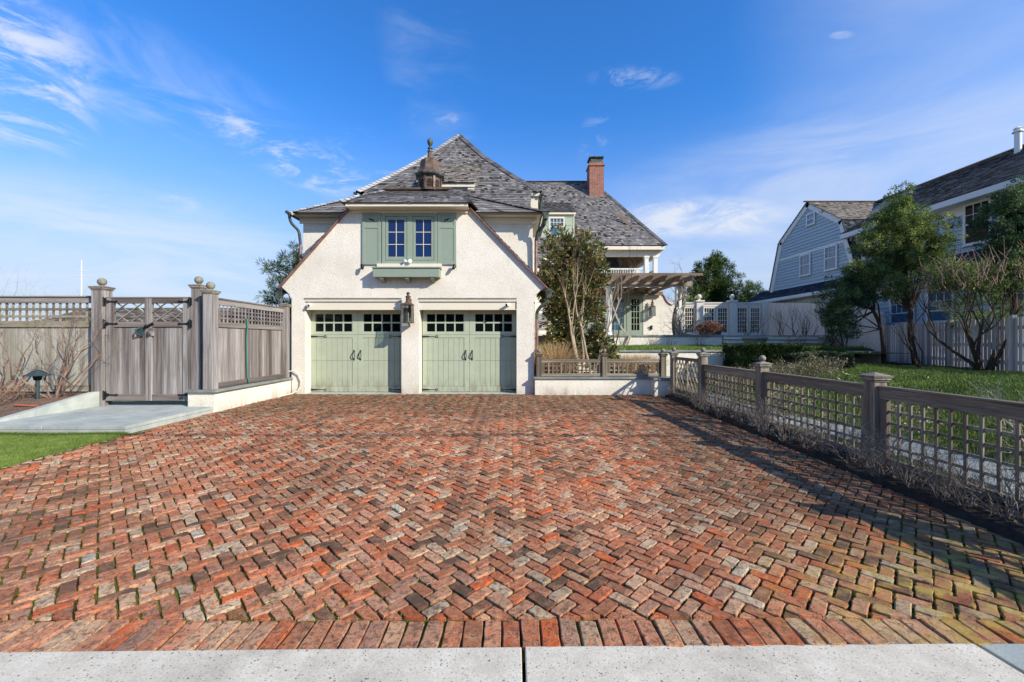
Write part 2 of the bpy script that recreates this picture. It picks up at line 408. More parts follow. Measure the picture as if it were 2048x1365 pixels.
# ------------------------------------------------------------------ camera, sun, sky
cd = bpy.data.cameras.new('camera'); cam = bpy.data.objects.new('camera', cd); col.objects.link(cam)
cam.location = (0,0,CH); cam.rotation_euler = (R(90),0,0); cd.sensor_width = 36; cd.lens = 36*F/2048; cd.clip_end = 3000; cd.clip_start = .05
scene.camera = cam
SD = Vector((-1.38,1,-.96)).normalized()                       # the way sunlight travels
sl = bpy.data.lights.new('sun', 'SUN'); sl.energy = 5.0; sl.angle = R(.55); sl.color = (1,.925,.79)
so = bpy.data.objects.new('sun', sl); col.objects.link(so); so.rotation_euler = SD.to_track_quat('-Z', 'Y').to_euler()
el = math.asin(-SD.z); az = math.atan2(-SD.x, -SD.y)
w = bpy.data.worlds.new('World'); scene.world = w; w.use_nodes = True
t = w.node_tree; n = t.nodes; bg = n['Background']
def wn(ty, **kw):
    q = n.new(ty)
    for k, v in kw.items(): setattr(q, k, v)
    return q
sky = wn('ShaderNodeTexSky', sky_type='NISHITA'); sky.sun_disc = False; sky.sun_elevation = el; sky.sun_rotation = az
sky.air_density = 1.0; sky.dust_density = .6; sky.ozone_density = 3.0
tc = wn('ShaderNodeTexCoord'); gen = tc.outputs['Generated']
def wm(op, a, b=0):
    q = wn('ShaderNodeMath', operation=op)
    for i, v in enumerate((a, b)):
        if isinstance(v, bpy.types.NodeSocket): t.links.new(v, q.inputs[i])
        else: q.inputs[i].default_value = v
    return q.outputs[0]
def wmr(v, a, b, c, d, smooth=True):
    q = wn('ShaderNodeMapRange', interpolation_type='SMOOTHSTEP' if smooth else 'LINEAR'); t.links.new(v, q.inputs[0])
    for i, k in enumerate((a, b, c, d)): q.inputs[i+1].default_value = k
    return q.outputs[0]
def wmix(f, a, b, mode='MIX'):
    q = wn('ShaderNodeMix', data_type='RGBA', blend_type=mode)
    for i, v in ((0,f),(6,a),(7,b)):
        if isinstance(v, bpy.types.NodeSocket): t.links.new(v, q.inputs[i])
        else: q.inputs[i].default_value = v
    return q.outputs[2]
sp = wn('ShaderNodeSeparateXYZ'); t.links.new(gen, sp.inputs[0]); dx, dy, dz = sp.outputs
# clouds lie on a high flat layer: direction divided by its height
hz = wm('MAXIMUM', wm('ADD', dz, .10), .02)
cu = wm('DIVIDE', dx, hz); cv = wm('DIVIDE', dy, hz)
cb = wn('ShaderNodeCombineXYZ'); t.links.new(cu, cb.inputs[0]); t.links.new(cv, cb.inputs[1])
def wnoise(vec, rot, sc, scale, det, rough, dist, off=(0,0,0)):
    mp = wn('ShaderNodeMapping'); t.links.new(vec, mp.inputs[0]); mp.inputs['Rotation'].default_value = (0,0,rot); mp.inputs['Scale'].default_value = sc; mp.inputs['Location'].default_value = off
    q = wn('ShaderNodeTexNoise'); t.links.new(mp.outputs[0], q.inputs['Vector']); q.inputs['Scale'].default_value = scale
    q.inputs['Detail'].default_value = det; q.inputs['Roughness'].default_value = rough; q.inputs['Distortion'].default_value = dist
    return q.outputs['Fac']
def blob(x, y, rx, ry, ang=0):                                   # soft patch of sky round a direction (given once, as an angle on the dome)
    a = (x-1024)/F; b = (682-y)/F; c, s = math.cos(ang), math.sin(ang)
    u = wm('SUBTRACT', wm('DIVIDE', dx, wm('MAXIMUM', dy, .05)), a); v = wm('SUBTRACT', wm('DIVIDE', dz, wm('MAXIMUM', dy, .05)), b)
    uu = wm('DIVIDE', wm('ADD', wm('MULTIPLY', u, c), wm('MULTIPLY', v, s)), rx/F); vv = wm('DIVIDE', wm('SUBTRACT', wm('MULTIPLY', v, c), wm('MULTIPLY', u, s)), ry/F)
    d = wm('ADD', wm('MULTIPLY', uu, uu), wm('MULTIPLY', vv, vv))
    return wm('MULTIPLY', wmr(d, 0, 1, 1, 0), wmr(dy, .05, .15, 0, 1))
sc2 = wn('ShaderNodeMapping'); t.links.new(gen, sc2.inputs[0])
wis = wnoise(gen, .0, (1.0,1,4.2), 3.0, 10, .6, .7)
fine = wnoise(gen, .0, (1.5,1,4.2), 6.0, 12, .68, .7, (3,1,2))
veil = wnoise(gen, .35, (1,1,2.6), 1.5, 6, .55, .6, (7.3,2,1))
def mul(*a):
    r = a[0]
    for q in a[1:]: r = wm('MULTIPLY', r, q)
    return r
parts = [
  mul(blob(20,150,230,190,-.7), wmr(fine, .44, .66, 0, 1), .85),
  mul(blob(560,300,220,60,-.50), wmr(fine, .46, .70, 0, 1), .75),
  mul(blob(735,330,110,80,-.5), wmr(fine, .48, .72, 0, 1), .45),
  mul(blob(350,412,60,30,0), wmr(fine, .42, .62, 0, 1), .45),
  mul(blob(885,248,80,34,-.3), wmr(fine, .45, .66, 0, 1), .35),
  mul(blob(850,60,110,360,.15), wmr(wis, .45, .72, 0, 1), .13),
  mul(blob(1400,436,210,50,.03), wmr(fine, .38, .62, .12, 1), .85),
  mul(blob(1195,265,40,80,-.5), wmr(fine, .44, .66, 0, 1), .22),
  mul(blob(1683,70,30,10,.1), wmr(fine, .35, .65, 0, 1), .35),
  mul(blob(1265,155,110,30,0), wmr(fine, .45, .64, 0, 1), .3),
  mul(blob(300,160,480,130,-.5), wmr(wis, .44, .72, 0, 1), .35),
  mul(blob(2050,60,620,560,.3), wmr(veil, .25, .75, .25, 1), .42),
  mul(blob(1750,400,760,260,.22), wmr(wis, .34, .7, .15, 1), .42),
  mul(blob(150,540,760,230,-.12), wmr(wis, .34, .66, .25, 1), .65),
]
cl = parts[0]
for q in parts[1:]: cl = wm('MAXIMUM', cl, q) if False else wm('SUBTRACT', wm('ADD', cl, q), wm('MULTIPLY', cl, q))
back = wm('MULTIPLY', wmr(dy, .1, -.2, 0, 1), wmr(veil, .4, .7, 0, .35))
cl = wm('MAXIMUM', cl, back)
hs = wn('ShaderNodeHueSaturation'); t.links.new(sky.outputs[0], hs.inputs['Color']); hs.inputs['Saturation'].default_value = 1.15; hs.inputs['Hue'].default_value = .5; hs.inputs['Value'].default_value = 1.0
base = wmix(1.0, hs.outputs[0], (.62,1.30,1.88,1), 'MULTIPLY')
base = wmix(wmr(dz, .0, .5, .88, 0), base, (3.7,4.2,5.3,1))
skyc = wmix(cl, base, (5.9,6.2,6.8,1))
t.links.new(skyc, bg.inputs['Color']); bg.inputs['Strength'].default_value = .108
scene.view_settings.view_transform = 'Standard'; scene.view_settings.look = 'None'; scene.view_settings.gamma = 1
scene.view_settings.exposure = .38

# ------------------------------------------------------------------ row-by-row coverings (shingles, clapboards)
def plen(P): return sum((P[i+1]-P[i]).length for i in range(len(P)-1))
def pat(P, s):                                                   # point at arc fraction s of a polyline (parametric in index)
    k = s*(len(P)-1); i = min(int(k), len(P)-2); return P[i].lerp(P[i+1], k-i)
def shingle_patch(mb, L, Rr, exposure=.13, width=.13, th=.016, butt=0.0, base=True):
    L = [Vector(p) for p in L]; Rr = [Vector(p) for p in Rr]
    if len(L) < len(Rr): L = [pat(L, i/(len(Rr)-1)) for i in range(len(Rr))]
    if len(Rr) < len(L): Rr = [pat(Rr, i/(len(L)-1)) for i in range(len(L))]
    # slope length measured at mid
    M = [(a+b)/2 for a, b in zip(L, Rr)]
    n0 = ((Rr[0]-L[0])).cross(M[-1]-M[0]).normalized()
    if base:
        for i in range(len(L)-1): mb.poly([L[i]-n0*.02, Rr[i]-n0*.02, Rr[i+1]-n0*.02, L[i+1]-n0*.02], .2)
    for i in range(len(L)-1):
        # true height of this strip, measured square to the eave
        e = (Rr[i]-L[i]); e = e.normalized() if e.length > 1e-3 else (Rr[0]-L[0]).normalized()
        up = M[i+1]-M[i]; h = (up-e*up.dot(e)).length
        rows = max(1, round(h/exposure))
        nrm = e.cross(up).normalized()
        for k in range(rows):
            a0, a1 = k/rows, (k+1)/rows
            p0, q0 = L[i].lerp(L[i+1], a0), Rr[i].lerp(Rr[i+1], a0)
            p1, q1 = L[i].lerp(L[i+1], a1), Rr[i].lerp(Rr[i+1], a1)
            w = (q0-p0).length
            if w < .03: continue
            s = -mb.rng.random()*width
            cuts = [0.0]; mb_r = None
            while True:
                s += width*mb.rng.uniform(.55, 1.5)
                if s >= w-.02: break
                if s > .02: cuts.append(s/w)
            cuts.append(1.0)
            for c0, c1 in zip(cuts, cuts[1:]):
                a, b = p0.lerp(q0, c0), p0.lerp(q0, c1); d, c = p1.lerp(q1, c0), p1.lerp(q1, c1)
                t_ = th*mb.rng.uniform(.7, 1.35); dn = (a-d)*mb.rng.uniform(0, .07) if (a-d).length < .5 else V(0,0,0)
                g = (b-a).normalized()*.003 if (b-a).length > .02 else V(0,0,0)
                A, B = a+nrm*t_+dn+g, b+nrm*t_+dn-g
                mb.mesh([A, B, c+nrm*.002-g, d+nrm*.002+g], [(0,1,2,3)])
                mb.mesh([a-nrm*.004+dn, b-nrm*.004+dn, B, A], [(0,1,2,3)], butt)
def hip_caps(mb, line, w=.15, h=.03, pitch=.16, up=V(0,0,1)):
    P = [Vector(p) for p in line]; tot = plen(P); m = max(1, int(tot/pitch))
    def pt(s):
        for i in range(len(P)-1):
            l = (P[i+1]-P[i]).length
            if s <= l or i == len(P)-2: return P[i].lerp(P[i+1], min(1.2, s/l))
            s -= l
    for k in range(m):
        a, b = pt(k*tot/m), pt((k+1)*tot/m+.05); d = (b-a).normalized(); s = d.cross(up).normalized(); u = s.cross(d).normalized()
        for sg in (-1,1):
            side = (s*sg-u*.62).normalized()
            c = [a+u*(h+.03), b+u*(h+.0)]
            mb.mesh([c[0], c[1], c[1]+side*w, c[0]+side*w, c[0]-u*.03, c[0]+side*w-u*.03], [(0,1,2,3) if sg < 0 else (3,2,1,0), (0,3,5,4)])
def clap_wall(mb, pts2, frame, exposure=.11, th=.014):
    # pts2: convex polygon in (u, z); frame(u, z, off) gives the world point, off is out of the wall
    z0 = min(p[1] for p in pts2); z1 = max(p[1] for p in pts2); n = round((z1-z0)/exposure); N = len(pts2)
    def span(z):
        xs = []
        for i in range(N):
            (u0, a), (u1, b) = pts2[i], pts2[(i+1)%N]
            if (a-z)*(b-z) <= 0 and a != b: xs.append(u0+(u1-u0)*(z-a)/(b-a))
        return (min(xs), max(xs)) if xs else None
    for k in range(n):
        a, b = z0+(z1-z0)*k/n+1e-4, z0+(z1-z0)*(k+1)/n-1e-4
        s0, s1 = span(a), span(b)
        if not s0 or not s1: continue
        mb.mesh([frame(s0[0],a,th), frame(s0[1],a,th), frame(s1[1],b,.002), frame(s1[0],b,.002), frame(s0[0],a,0), frame(s0[1],a,0)], [(0,1,2,3),(4,5,1,0)])

# ------------------------------------------------------------------ ground, walk, drive
def sheet(name, x0, x1, y0, y1, z, mat, nx=1, ny=1, fn=None):
    mb = MB(); g = {}
    for j in range(ny+1):
        for i in range(nx+1):
            x = x0+(x1-x0)*i/nx; y = y0+(y1-y0)*j/ny; mb.v.append((x, y, fn(x, y) if fn else z))
    for j in range(ny):
        for i in range(nx):
            a = j*(nx+1)+i; mb.f.append((a, a+1, a+nx+2, a+nx+1)); mb.r.append(.5)
    return struct(mb.build(name, mat))
sheet('ground', -900, 900, -60, 2200, -.12, FARG)
sheet('street', -80, 80, -9, -1.6, -.1, ASPH)
sheet('driveway_bed', -7.2, 4.6, 2.0, 12.42, -.02, JOINT, 24, 20)
mb = MB(5)
def slab(x0, x1, y0, y1, z0=-.11, z1=.004, g=.007): mb.box(x0+g, x1-g, y0, y1, z0, z1)
mb2 = MB(6)
mb.prism([(-3.4,-1.5,-.11),(.028,-1.5,-.11),(.048,2.075,-.11),(-3.4,2.03,-.11)], (0,0,.114)); mb.prism([(-6.9,-1.5,-.11),(-3.414,-1.5,-.11),(-3.414,2.03,-.11),(-6.9,2.0,-.11)], (0,0,.114))
mb.prism([(.046,-1.5,-.11),(2.70,-1.5,-.11),(2.36,2.100,-.11),(.066,2.078,-.11)], (0,0,.114))
struct(mb.build('sidewalk', WALK, bevel=.006))
mb2.prism([(2.725,-1.5,-.11),(6.5,-1.5,-.11),(6.5,2.115,-.11),(2.385,2.102,-.11)], (0,0,.111))
struct(mb2.build('grey_sidewalk', WALKD, bevel=.006))

def clip(P, nx, ny, c):                                          # keep nx*x+ny*y <= c
    out = []
    for i in range(len(P)):
        a, b = P[i], P[(i+1)%len(P)]; da = nx*a[0]+ny*a[1]-c; db = nx*b[0]+ny*b[1]-c
        if da <= 0: out.append(a)
        if (da < 0) != (db < 0) and da != db: s = da/(da-db); out.append((a[0]+(b[0]-a[0])*s, a[1]+(b[1]-a[1])*s))
    return out
def brick_mesh(mb, P, ang, fine, rnd=None):
    rg = mb.rng; cx = sum(p[0] for p in P)/len(P); cy = sum(p[1] for p in P)/len(P)
    ca, sa = math.cos(ang), math.sin(ang)
    Q = []
    for p in P:                                                  # shrink for the joint, jitter the corner
        u = (p[0]-cx)*ca+(p[1]-cy)*sa; v = -(p[0]-cx)*sa+(p[1]-cy)*ca
        j = .005; gp = .0054
        u -= math.copysign(min(gp, abs(u)), u)+rg.uniform(-j, j)*.7; v -= math.copysign(min(gp, abs(v)), v)+rg.uniform(-j, j)*.7
        Q.append((u, v))
    if fine:                                                     # worn corners and slightly wavy arrises
        W = []
        m = len(Q)
        for i in range(m):
            a, b = Q[i], Q[(i+1)%m]; l = math.hypot(b[0]-a[0], b[1]-a[1])
            if l < .03: W.append(a); continue
            c = min(.3, rg.uniform(.006, .016)/l)
            nn = 4 if l > .14 else 3
            for k in range(nn):
                s = c+(1-2*c)*k/(nn-1); w_ = rg.uniform(-.0042, .0028)
                W.append((a[0]+(b[0]-a[0])*s+(b[1]-a[1])/l*w_, a[1]+(b[1]-a[1])*s-(b[0]-a[0])/l*w_))
        Q = W
    z = rg.uniform(-.006, .006)+.006*math.sin(cx*1.1)*math.sin(cy*.9); tx = rg.uniform(-.03, .03); ty = rg.uniform(-.05, .05)
    ch = rg.uniform(.003, .006); vs = []; n = len(Q)
    for (u, v) in Q:
        k = ch*1.0; l = math.hypot(u, v)+1e-9
        uu = u-math.copysign(min(k, abs(u)), u); vv = v-math.copysign(min(k, abs(v)), v)
        vs.append((cx+uu*ca-vv*sa, cy+uu*sa+vv*ca, z+uu*tx+vv*ty))
    for (u, v) in Q: vs.append((cx+u*ca-v*sa, cy+u*sa+v*ca, z+u*tx+v*ty-ch*.7))
    for (u, v) in Q: vs.append((cx+u*ca-v*sa, cy+u*sa+v*ca, -.035))
    mb.mesh(vs, [tuple(range(n))]+[(r*n+(i+1)%n, r*n+i, (r+1)*n+i, (r+1)*n+(i+1)%n)[::-1] for r in (0,1) for i in range(n)], rnd)
mb = MB(11); A = .0875; ang = R(45); ca, sa = math.cos(ang), math.sin(ang)
def w2(u, v): return (u*ca-v*sa+.02, u*sa+v*ca+7)
for i in range(-152, 153):
    for j in range(-152, 153):
        k = (i-j) % 4
        if k == 0: rect = (i, j, i+2, j+1); a2 = ang
        elif k == 2: rect = (i, j-1, i+1, j+1); a2 = ang
        else: continue
        c = w2((rect[0]+rect[2])/2*A, (rect[1]+rect[3])/2*A)
        if not (-6.9 < c[0] < 4.6 and 2.2 < c[1] < 12.1): continue
        P = [w2(x*A, y*A) for x, y in ((rect[0],rect[1]),(rect[2],rect[1]),(rect[2],rect[3]),(rect[0],rect[3]))]
        P = clip(P, 0, -1, -2.298)
        if P: P = clip(P, 0, 1, 11.985)
        if P: P = clip(P, -1, -.072, 5.86)                        # x >= -5.86 - .072 y
        if P: P = clip(P, 1, -.042, 3.77)
        if len(P) < 3: continue
        ar = abs(sum(P[q][0]*P[(q+1)%len(P)][1]-P[(q+1)%len(P)][0]*P[q][1] for q in range(len(P))))/2
        if ar < .0016: continue
        brick_mesh(mb, P, a2, c[1] < 7.5)
x = -6.6
while x < 5.2:                                                    # the soldier course along the walk
    wd = mb.rng.uniform(.099, .109)
    y0 = 2.062+.009*x if x < 2 else 2.08+(x-2)*.004
    brick_mesh(mb, [(x,y0),(x+wd,y0),(x+wd,2.29),(x,2.29)], 0, True, min(.99, max(.02, mb.rng.choice((.53,.82,.44,.75,.9,.3,.52,.84,.2,.62,.86,.55,.68))+mb.rng.uniform(-.03,.03)))); x += wd
struct(mb.build('brick_driveway', BRICK))

# left side: slab path, lawn, mulch bed
sheet('mulch_bed', -16, -9.195, 6.9, 9.6, .3, MULCH, 40, 24, lambda x, y: .10+.28*min(1, max(0, (y-7.0)/1.6))+.02*math.sin(x*5)*math.sin(y*7))
mb = MB(7)
ys = [6.88, 7.62, 8.36, 9.3]; xs = [-11.6, -10.4, -9.2, -7.9, -6.49]
for j in range(3):
    off = .45 if j % 2 else 0
    for i in range(4):
        x0 = xs[i]+(off if i else 0); x1 = xs[i+1]+(off if i < 3 else 0)
        if i == 0: x0 -= .6
        mb.box(x0+.008, x1-.008, ys[j]+.008, ys[j+1]-.008, .06, .12)
struct(mb.build('bluestone_path', SLAB, bevel=.004))
mb = MB(8); mb.box(-12.2, -6.494, 6.886, 9.3, -.1, .055)
mb.prism([(-9.06,9.2,.06),(-9.06,9.2,.44),(-9.06,8.9,.44),(-9.06,7.15,.135),(-9.06,7.15,.06)], (-.14,0,0))
struct(mb.build('path_edging', SLAB, bevel=.004))
sheet('lawn', -14, -6.15, 3.0, 6.88, .0, LAWNB, 10, 6)
def blades(name, regions, h=(.025,.055), seed=1, mat=LAWN, wd=.0035):
    rg = np.random.default_rng(seed); vs = []; rr = []
    for (test, x0, x1, y0, y1, n, zf, scl) in regions:
        x = rg.uniform(x0, x1, n); y = rg.uniform(y0, y1, n); k = test(x, y); x = x[k]; y = y[k]; m = len(x)
        z = zf(x, y); a = rg.uniform(0, 2*PI, m); hh = rg.uniform(h[0], h[1], m)*scl*(.8+.4*np.sin(x*3.1)*np.sin(y*2.7)); ww = wd*scl*rg.uniform(.7, 1.4, m)
        dx_ = np.cos(a)*ww; dy_ = np.sin(a)*ww; lx = rg.normal(0, .35, m)*hh; ly = rg.normal(0, .35, m)*hh
        b = np.stack([np.stack([x-dx_, y-dy_, z-.005], 1), np.stack([x+dx_, y+dy_, z-.005], 1), np.stack([x+lx, y+ly, z+hh], 1)], 1)
        vs.append(b.reshape(-1, 3)); rr.append(rg.random(m))
    return fastmesh(name, np.concatenate(vs), 3, np.concatenate(rr), mat)
tag(blades('grass', [(lambda x, y: x < -5.86-.072*y+.03*np.sin(y*9)+.02*np.sin(y*31), -9.6, -6.1, 4.2, 6.87, 150000, lambda x, y: x*0, 1.0)]), 'short green grass growing beside the pale stone path on the left', 'grass', kind='stuff')

# right side: garden levels
def ss(a): a = min(1, max(0, a)); return a*a*(3-2*a)
def gh(x, y): return .66*ss((x-5.6)/5.2)+.015*math.sin(x*1.3+y)
def ghn(x, y):
    a = np.clip((x-5.6)/5.2, 0, 1); return .66*a*a*(3-2*a)+.015*np.sin(x*1.3+y)
sheet('garden_lawn', 4.55, 30, -4, 26, 0, LAWNB, 60, 60, gh)
mb = MB(9)
for k in range(14):                                               # stepping slabs inside the lattice fence
    y0 = 3.6+k*.66; x0 = 4.98+.22*math.sin(k*.55)
    mb.box(x0, x0+.85, y0, y0+.58, -.02, .035+gh(x0+.4, y0)*.5)
struct(mb.build('stepping_slab_path', BLUESTONE, bevel=.01))
sheet('fence_bed_soil', 3.6, 4.6, 1.6, 11.9, .0, SOIL, 20, 90, lambda x, y: .02+.055*ss((x-3.72-.042*(y-2))/.35)+.015*math.sin(x*31+y*7)*math.sin(y*13) if x > 3.79+.042*y else -.03)
sheet('planter_soil', .7, 4.6, 12.0, 14.5, .47, MULCH, 10, 8)
sheet('upper_lawn', .7, 14.8, 14.62, 19.35, 1.25, LAWNB, 10, 10, lambda x, y: 1.2+.1*(y-14.6)/4.7 if x < 9.6 or y > 16.6 else 1.1)
sheet('terrace', .9, 15.6, 19.45, 24.7, 1.81, BLUESTONE, 1, 1)
sheet('right_bed_soil', 12.9, 17.2, 9.5, 19.0, .7, SOIL, 30, 60, lambda x, y: gh(x,y)+.05*ss((x-13.6-.12*(y-14))/.4)-.03+.02*math.sin(x*9)*math.sin(y*11))
tag(blades('grass', [
   (lambda x, y: ~((x > 4.93+.22*np.sin((y-3.6)/.66*.55)) & (x < 5.88+.22*np.sin((y-3.6)/.66*.55)) & (y > 3.55)), 4.7, 14.2, 2.6, 7.5, 150000, ghn, 1.5),
   (lambda x, y: ~((x > 4.93+.22*np.sin((y-3.6)/.66*.55)) & (x < 5.88+.22*np.sin((y-3.6)/.66*.55)) & (y < 12.8)), 4.7, 13.8, 7.5, 14.4, 110000, ghn, 1.9),
   (lambda x, y: x > 9.6, 9.6, 13.6, 14.4, 17.0, 20000, ghn, 2.2)], seed=3), 'green garden grass spreading behind the grey lattice fence', 'grass', kind='stuff')
tag(blades('grass', [(lambda x, y: (x < 9.6) | (y > 16.7), 1, 14.5, 14.7, 19.3, 60000, lambda x, y: 1.2+.1*(y-14.6)/4.7, 2.4)], seed=4), 'strip of grass on the raised level below the house terrace', 'grass', kind='stuff')

# ------------------------------------------------------------------ the house
house = thing('stucco_house', 'cream stucco house with grey shingled hip roofs and two sage green garage doors', 'house', (-2.9,14,0))
# --- garage front, with its two door openings
OP = [(-6.06,-3.235,2.80), (-2.72,.135,2.80)]                      # x0, x1, top of the recess
mb = MB(20)
Y0, Y1 = 12.0, 12.40
def fpoly(pts, rnd=.5): mb.prism([(x,Y0,z) for x, z in pts], (0,Y1-Y0,0), rnd)
fpoly([(-6.45,-.1),(OP[0][0],-.1),(OP[0][0],2.8),(-6.45,2.8)])
fpoly([(OP[0][1],-.1),(OP[1][0],-.1),(OP[1][0],2.8),(OP[0][1],2.8)])
fpoly([(OP[1][1],-.1),(.64,-.1),(.64,2.8),(OP[1][1],2.8)])
fpoly([(-6.45,2.8),(.64,2.8),(.70,2.9),(.84,3.04),(.97,3.13),(-1.23,5.42),(-4.74,5.42),(-6.74,3.13),(-6.62,3.02),(-6.5,2.9)])
mb.box(-6.45,-6.05,12.4,15.6,-.1,3.0); mb.box(.2,.64,12.4,15.6,-.1,3.0)
mb.build('garage_wall', STUCCO, house)
mb = MB(21)
mb.box(-6.62,.66,13.0,13.25,2.9,5.46); mb.box(-6.62,-6.4,13.25,15.6,0,5.46); mb.box(.42,.66,13.25,15.6,0,5.46)
mb.build('upper_wall', STUCCO, house)
mb = MB(22); mb.box(-5.9,.88,15.62,27,0,7.0); mb.build('main_wall', STUCCO, house)
# eave boards of the garage block
mb = MB(23)
mb.box(-6.82,.92,12.66,12.70,5.44,5.56); mb.box(-6.80,.90,12.70,13.0,5.46,5.49); mb.box(-6.72,.76,12.96,12.998,5.26,5.455)
mb.box(-4.72,-1.25,11.60,11.64,5.36,5.47); mb.box(-4.72,-1.25,11.64,12.0,5.37,5.40); mb.box(-4.66,-1.3,11.955,11.998,5.28,5.37)
mb.box(.66,.9,13.0,15.5,5.46,5.49); mb.box(-6.80,-6.62,13.0,15.5,5.46,5.49)
mb.build('eave_board', CREAMP, house, bevel=.006)
# --- roofs
gr = MB(30)
LF, RF = [at(586,425,12.50), at(700,398,13.35), V(-4.42,14.2,6.72)], [at(1086,424,12.50), at(968,398,13.35), V(-2.12,14.2,6.72)]
shingle_patch(gr, LF, RF, .17, .14, .016, butt=.1)
shingle_patch(gr, [V(-6.74,15.5,5.53), V(-5.6,15.5,6.0), V(-4.42,14.2,6.72)], [LF[0], LF[1], LF[2]], .135, .15, .018)
shingle_patch(gr, [RF[0], RF[1], RF[2]], [V(.95,15.5,5.5), V(-.2,15.5,6.0), V(-2.12,15.5,6.72)], .135, .15, .018)
gr.poly([(-4.42,14.2,6.72),(-2.12,14.2,6.72),(-2.12,15.7,6.68),(-5,15.7,6.3)])
# gable slopes between the front wall and the block behind
shingle_patch(gr, [V(-6.80,13.0,3.12), V(-4.70,13.0,5.50)], [V(-6.80,11.90,3.12), V(-4.70,11.90,5.50)], .16, .16, .022)
shingle_patch(gr, [V(1.03,11.90,3.12), V(-1.27,11.90,5.50)], [V(1.03,13.0,3.12), V(-1.27,13.0,5.50)], .16, .16, .022)
# clipped front hip over the window
JL, JR = [V(-4.84,11.56,5.46), V(-4.62,12.3,5.90), V(-4.30,13.9,6.64)], [V(-1.15,11.56,5.46), V(-1.42,12.3,5.90), V(-2.14,13.9,6.64)]
shingle_patch(gr, JL, JR, .19, .16, .017, butt=.12)
shingle_patch(gr, [V(-4.95,13.0,5.62), V(-4.6,13.9,6.3), V(-4.30,14.0,6.64)], JL, .15, .16, .022)
shingle_patch(gr, JR, [V(-1.0,13.0,5.62), V(-1.6,13.9,6.3), V(-2.14,14.0,6.64)], .15, .16, .022)
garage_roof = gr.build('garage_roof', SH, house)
mb = MB(31)
hip_caps(mb, [p+V(0,0,.01) for p in LF], .13, .03, .2)
mb.build('hip_cap', SHCAP, garage_roof); mb = MB(31)
hip_caps(mb, [JL[0], JL[1]], .10, .03, .2)
mb.build('hip_cap', SHCAP, garage_roof)
mb = MB(32)
hip_caps(mb, [p+V(0,0,.01) for p in RF], .13, .03, .2); mb.build('hip_cap', SHD, garage_roof); mb = MB(32); hip_caps(mb, JR, .12, .04, .2)
mb.build('hip_cap', SHD, garage_roof)
mb = MB(33)
mb.tube([(-4.35,13.88,6.70),(-2.02,13.88,6.70)], .055, 8); mb.box(-4.3,-2.1,13.72,14.1,6.63,6.70)
mb.build('ridge_cap', COPPER, garage_roof, True)
mb = MB(34)                                                       # thin dark verge under the gable shingles
for (a, b) in (((-6.80,3.12),(-4.72,5.48)), ((1.03,3.12),(-1.25,5.48))):
    A_, B_ = V(a[0],11.95,a[1]-.03), V(b[0],11.95,b[1]-.03); mb.beam(A_, B_, .10, .035)
mb.each('verge_strip', PIPE, garage_roof)
mr_ = MB(35)
HL = [V(-5.79,15.3,7.13), V(-4.90,16.4,8.15), V(-3.80,17.6,9.42), V(-2.46,18.9,11.05)]
HR = [V(1.08,15.3,7.13), V(.09,16.4,8.15), V(-1.12,17.6,9.42), V(-2.40,18.9,11.05)]
shingle_patch(mr_, HL, HR, .15, .13, .018)
bk = [V(1.08,27,7.13), V(.09,27,8.15), V(-1.12,27,9.42), V(-2.40,27,11.05)]
shingle_patch(mr_, HR, bk, .16, .2, .02)
shingle_patch(mr_, [V(-5.79,27,7.13), V(-4.90,27,8.15), V(-3.80,27,9.42), V(-2.46,27,11.05)], HL, .16, .2, .02)
shingle_patch(mr_, [V(-5.3,14.25,6.15), V(-5.5,15.3,7.13)], [V(.62,14.25,6.15), V(.75,15.3,7.13)], .14, .15, .02)
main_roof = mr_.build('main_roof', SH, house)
mb = MB(36); hip_caps(mb, HL, .22, .03, .19); mb.build('hip_cap', SHCAP, main_roof)
mb = MB(37); hip_caps(mb, HR, .2, .03, .19); mb.build('hip_cap', SHD, main_roof); mb = MB(37); hip_caps(mb, [V(-2.43,18.9,11.06), V(-2.43,27,11.06)], .2, .03, .19); mb.build('hip_cap', SHD, main_roof)
mb = MB(38)
mb.box(.74,1.04,15.34,15.40,6.98,7.10); mb.box(.5,1.0,15.40,15.62,6.98,7.02); mb.box(.70,.98,15.42,15.499,5.6,6.98); mb.box(.88,1.02,15.62,27,6.98,7.04); mb.box(.82,.98,15.50,15.618,6.35,6.98)
mb.build('main_eave_board', CREAMP, house)
# small shed dormer on the main roof
mb = MB(39)
shingle_patch(mb, [V(-3.6,15.30,7.47), V(-3.6,17.1,8.93)], [V(-1.33,15.30,7.47), V(-1.22,17.1,8.93)], .12, .13, .018)
dr = mb.build('dormer_roof', SHB, main_roof)
mb = MB(40); mb.box(-3.5,-1.40,15.36,15.46,7.33,7.455); mb.prism([(-1.42,15.42,6.6),(-1.42,17.1,8.80),(-1.42,15.42,7.44)], (-.05,0,0))
mb.box(-3.5,-3.3,15.40,15.5,6.5,7.33); mb.box(-1.66,-1.42,15.40,15.5,6.5,7.33)
mb.build('dormer_wall', CREAMP, main_roof)
mb = MB(41); mb.box(-3.3,-1.66,15.44,15.5,6.5,7.33); mb.build('dormer_window', GLASS_S, main_roof)
